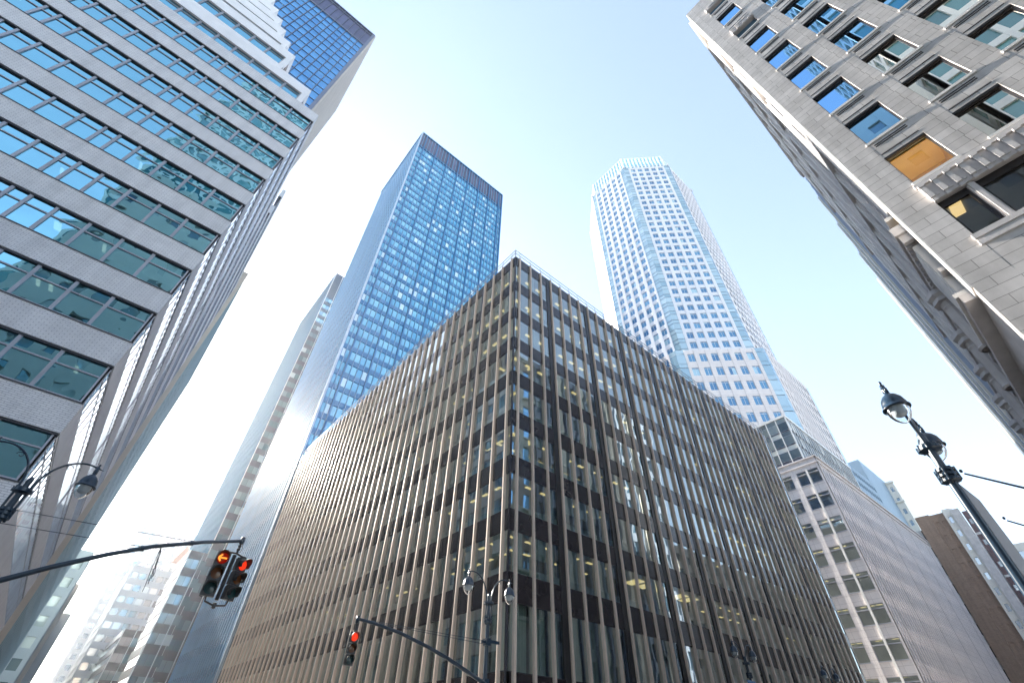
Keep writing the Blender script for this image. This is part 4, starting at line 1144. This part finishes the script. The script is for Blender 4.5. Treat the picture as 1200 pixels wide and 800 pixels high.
# ================================================================== traffic signals
MAT['sigblack'] = surf('signal_housing', (.018,.020,.024), .45, 0, .2, 4)
MAT['lens_off_r'] = surf('dark_red_lens', (.10,.02,.012), .2, 0, .1); MAT['lens_off_y'] = surf('dark_amber_lens', (.13,.045,.015), .2, 0, .1); MAT['lens_off_g'] = surf('dark_green_lens', (.01,.045,.05), .2, 0, .1)
MAT['red_on'] = emit('lit_red_lens', (1,.05,.015), .22); MAT['arrow_on'] = emit('lit_orange_arrow', (1,.33,.05), .36); MAT['red_dim'] = emit('lit_red_ring', (1,.03,.012), .045)
def signal_head(parent, cx, cy_, zt, ang, arrow, S=1.35):
    """three stacked sections facing direction ang (azimuth, degrees); zt = top of housing"""
    d = np.array([math.cos(R_(ang)), math.sin(R_(ang)), 0]); u = np.array([-d[1], d[0], 0])
    F = Face((cx, cy_, 0), u, d)
    h = .36*S
    F = Face((cx, cy_, 0), u*S, d*S)
    b = MB()
    for k in range(3):
        z0 = zt-h*(k+1)
        b.fbox(F, -.165, .165, -.11, .0, z0+.008, z0+h-.008); b.fbox(F, -.14, .14, -.17, -.11, z0+.03, z0+h-.03)
        b.fbox(F, -.172, -.165, -.09, -.03, z0+.05, z0+h-.05)
    b.fbox(F, -.06, .06, -.09, -.02, zt, zt+.06)
    hs = b.build('signal_housing', MAT['sigblack'], parent)
    for k in range(3):
        zc = zt-h*(k+.5); r = .135
        b = MB(); n = 22; seg = []
        for q in range(n+1):
            a = math.pi*(-.18)+math.pi*1.36*q/n
            seg.append(a)
        L = .25
        for a0, a1 in zip(seg[:-1], seg[1:]):
            f0 = L*(.55+.45*math.sin(min(max(a0,0),math.pi))) ; f1 = L*(.55+.45*math.sin(min(max(a1,0),math.pi)))
            for rr, fl_ in ((r+.012, 1), (r+.004, -1)):
                q4 = [F.p(rr*math.cos(a0), 0, zc+S*rr*math.sin(a0)), F.p(rr*math.cos(a1), 0, zc+S*rr*math.sin(a1)), F.p(rr*math.cos(a1), f1, zc+S*rr*math.sin(a1)), F.p(rr*math.cos(a0), f0, zc+S*rr*math.sin(a0))]
                b.quad(q4[::fl_], 0)
        b.build('visor', MAT['sigblack'], hs)
        b = MB(); pts = [F.p(r*math.cos(2*math.pi*q/24), .012, zc+S*r*math.sin(2*math.pi*q/24)) for q in range(24)]
        ctr = F.p(0, .035, zc)
        for q in range(24): b.quad([pts[q], pts[(q+1) % 24], ctr], 0, F.n)
        mt = (MAT['red_dim'] if arrow else MAT['red_on']) if k == 0 else MAT['lens_off_y'] if k == 1 else MAT['lens_off_g']
        ln = b.build('lens', mt, hs)
        if k == 0 and arrow:
            b = MB(); t = .021; w = .05
            sgn = arrow
            def bar(p, q):
                p, q = np.array(p), np.array(q); e = q-p; e /= np.linalg.norm(e); nn = np.array([-e[1], e[0]])*t
                b.quad([F.p(x_[0], w, zc+S*x_[1]) for x_ in (p+nn, q+nn, q-nn, p-nn)], 0, F.n)
            bar((-.10*sgn,0), (.10*sgn,0)); bar((.105*sgn,0), (.035*sgn,.085)); bar((.105*sgn,0), (.035*sgn,-.085))
            b.build('arrow', MAT['arrow_on'], ln)
# near left signal on its mast arm
ma = thing('signal_mast_arm', 'long blue steel signal arm rising from the left over the street', 'signal arm', (-2.84,19.5,4.6))
cur = [(-2.84,4.55),(-1.93,5.1),(-1.09,5.62),(0,6.22),(1.02,6.70),(2.3,7.14),(3.47,7.47),(3.56,7.5)]
b = MB(); b.tube([(x,19.42,z) for x, z in cur], [.085,.08,.075,.07,.065,.06,.055,.055], 12); b.tube([(3.50,19.42,7.36),(3.50,19.42,7.60)], .07, 12); b.build('arm', MAT['ironblue'], ma, smooth=True)
for (zp, xe, ze) in ((6.85, 2.0, 7.09), (6.45, .75, 6.62)):
    b = MB(); b.tube([(-2.84,19.46,zp),(xe,19.42,ze)], .011, 6); b.tube([(xe-.06,19.42,ze-.06),(xe+.06,19.42,ze-.04)], .085, 10); b.build('guy_wire', MAT['ironblue'], ma)
b = MB(); b.box(-2.97,-2.7,19.36,19.64,4.35,4.75); b.build('pole_clamp', MAT['ironblue'], ma)
tl = thing('traffic_light', 'hanging pair of traffic signal heads, one with a lit red left arrow', 'traffic light', (3.47,19.42,7.3))
b = MB()
b.tube([(3.50,19.42,7.42),(3.48,19.40,7.02)], .03, 8)
for z in (7.28, 7.17): b.lathe([(.03,z-.04),(.055,z-.03),(.055,z+.03),(.03,z+.04)], 3.49, 19.41, 10)
b.tube([(3.09,19.26,6.99),(3.48,19.40,7.03),(3.80,19.52,6.98)], .03, 8)
b.tube([(3.08,19.20,5.58),(3.10,19.22,5.42),(3.45,19.36,5.36),(3.80,19.48,5.44),(3.84,19.50,5.62)], .028, 8); b.lathe([(.0,5.27),(.06,5.29),(.06,5.44),(0,5.46)], 3.45, 19.36, 10)
b.tube([(3.46,19.44,6.98),(3.47,19.46,5.55)], .06, 8)
b.build('hanger', MAT['sigblack'], tl)
signal_head(tl, 3.08, 19.16, 6.96, 262, -1, 1.3)
signal_head(tl, 3.84, 19.50, 6.96, 300, 0, 1.25)
cb_ = [(3.53,7.4),(3.60,7.25),(3.58,7.1),(3.50,7.05)]
b = MB(); b.tube([(x,19.40,z) for x, z in cb_], .010, 6); b.build('cable', MAT['sigblack'], tl)
# frayed cable hanging from the arm
hc = thing('hanging_cable', 'frayed dark cable end dangling from the long signal arm', 'cable', (1.2,19.42,6.7))
random.seed(2)
b = MB()
for k in range(4):
    pts = [(1.22+.01*k, 19.40, 6.78)]
    ex = 1.22+.14*random.uniform(.4,1)+.05; ez = 5.4+random.uniform(0,.5)
    for t in np.linspace(.1, 1, 9): pts.append((1.22+(ex-1.22)*t+random.uniform(-.025,.025), 19.40+random.uniform(-.03,.03), 6.78+(ez-6.78)*t))
    b.tube(pts, .012, 6)
b.build('cable_strand', MAT['sigblack'], hc)
# second signal at the far corner
m2 = thing('signal_mast_arm', 'shorter signal arm curving out from the corner lamp post', 'signal arm', (15.1,19.5,4.3))
cur = [(15.1,4.25),(14.0,4.62),(13.0,4.95),(11.9,5.25),(10.5,5.56),(9.3,5.72),(8.67,5.76),(8.55,5.75)]
b = MB(); b.tube([(x,19.42,z) for x, z in cur], [.085,.08,.075,.07,.065,.06,.055,.055], 12); b.tube([(8.58,19.42,5.62),(8.58,19.42,5.86)], .065, 12); b.build('arm', MAT['ironblue'], m2, smooth=True)
for zp, xe, ze in ((5.85, 9.2, 5.78), (5.72, 9.6, 5.74)):
    b = MB(); b.tube([(15.1,19.46,zp),(xe,19.42,ze)], .010, 6); b.build('guy_wire', MAT['ironblue'], m2)
b = MB(); b.box(14.97,15.23,19.36,19.64,4.05,4.45); b.build('pole_clamp', MAT['ironblue'], m2)
t2 = thing('traffic_light', 'single small traffic signal with a lit red ball hanging before the dark fins', 'traffic light', (8.6,19.42,5.6))
b = MB(); b.tube([(8.58,19.42,5.65),(8.58,19.40,5.36)], .03, 8); b.tube([(8.58,19.38,5.4),(8.40,19.40,5.2),(8.40,19.42,4.25)], .012, 6); b.build('hanger', MAT['sigblack'], t2)
signal_head(t2, 8.58, 19.36, 5.33, 262, 0, 1.0)

# ================================================================== the air
if HAZE > 0:
    hz = MB(); hz.box(-200, 330, -120, 420, -1.0, 262)
    m, nt, n, l, out = newmat('pale_haze')
    v = n.new('ShaderNodeVolumePrincipled'); v.inputs['Density'].default_value = HAZE
    v.inputs['Color'].default_value = (.90,.96,1,1); v.inputs['Anisotropy'].default_value = .72; v.inputs['Density Attribute'].default_value = ''
    l.new(v.outputs[0], out.inputs['Volume'])
    try: m.cycles.homogeneous_volume = True
    except Exception: pass
    o = hz.build('haze', m); o['kind'] = 'stuff'
for o in bpy.data.objects:
    if '_o' in o.keys(): del o['_o']
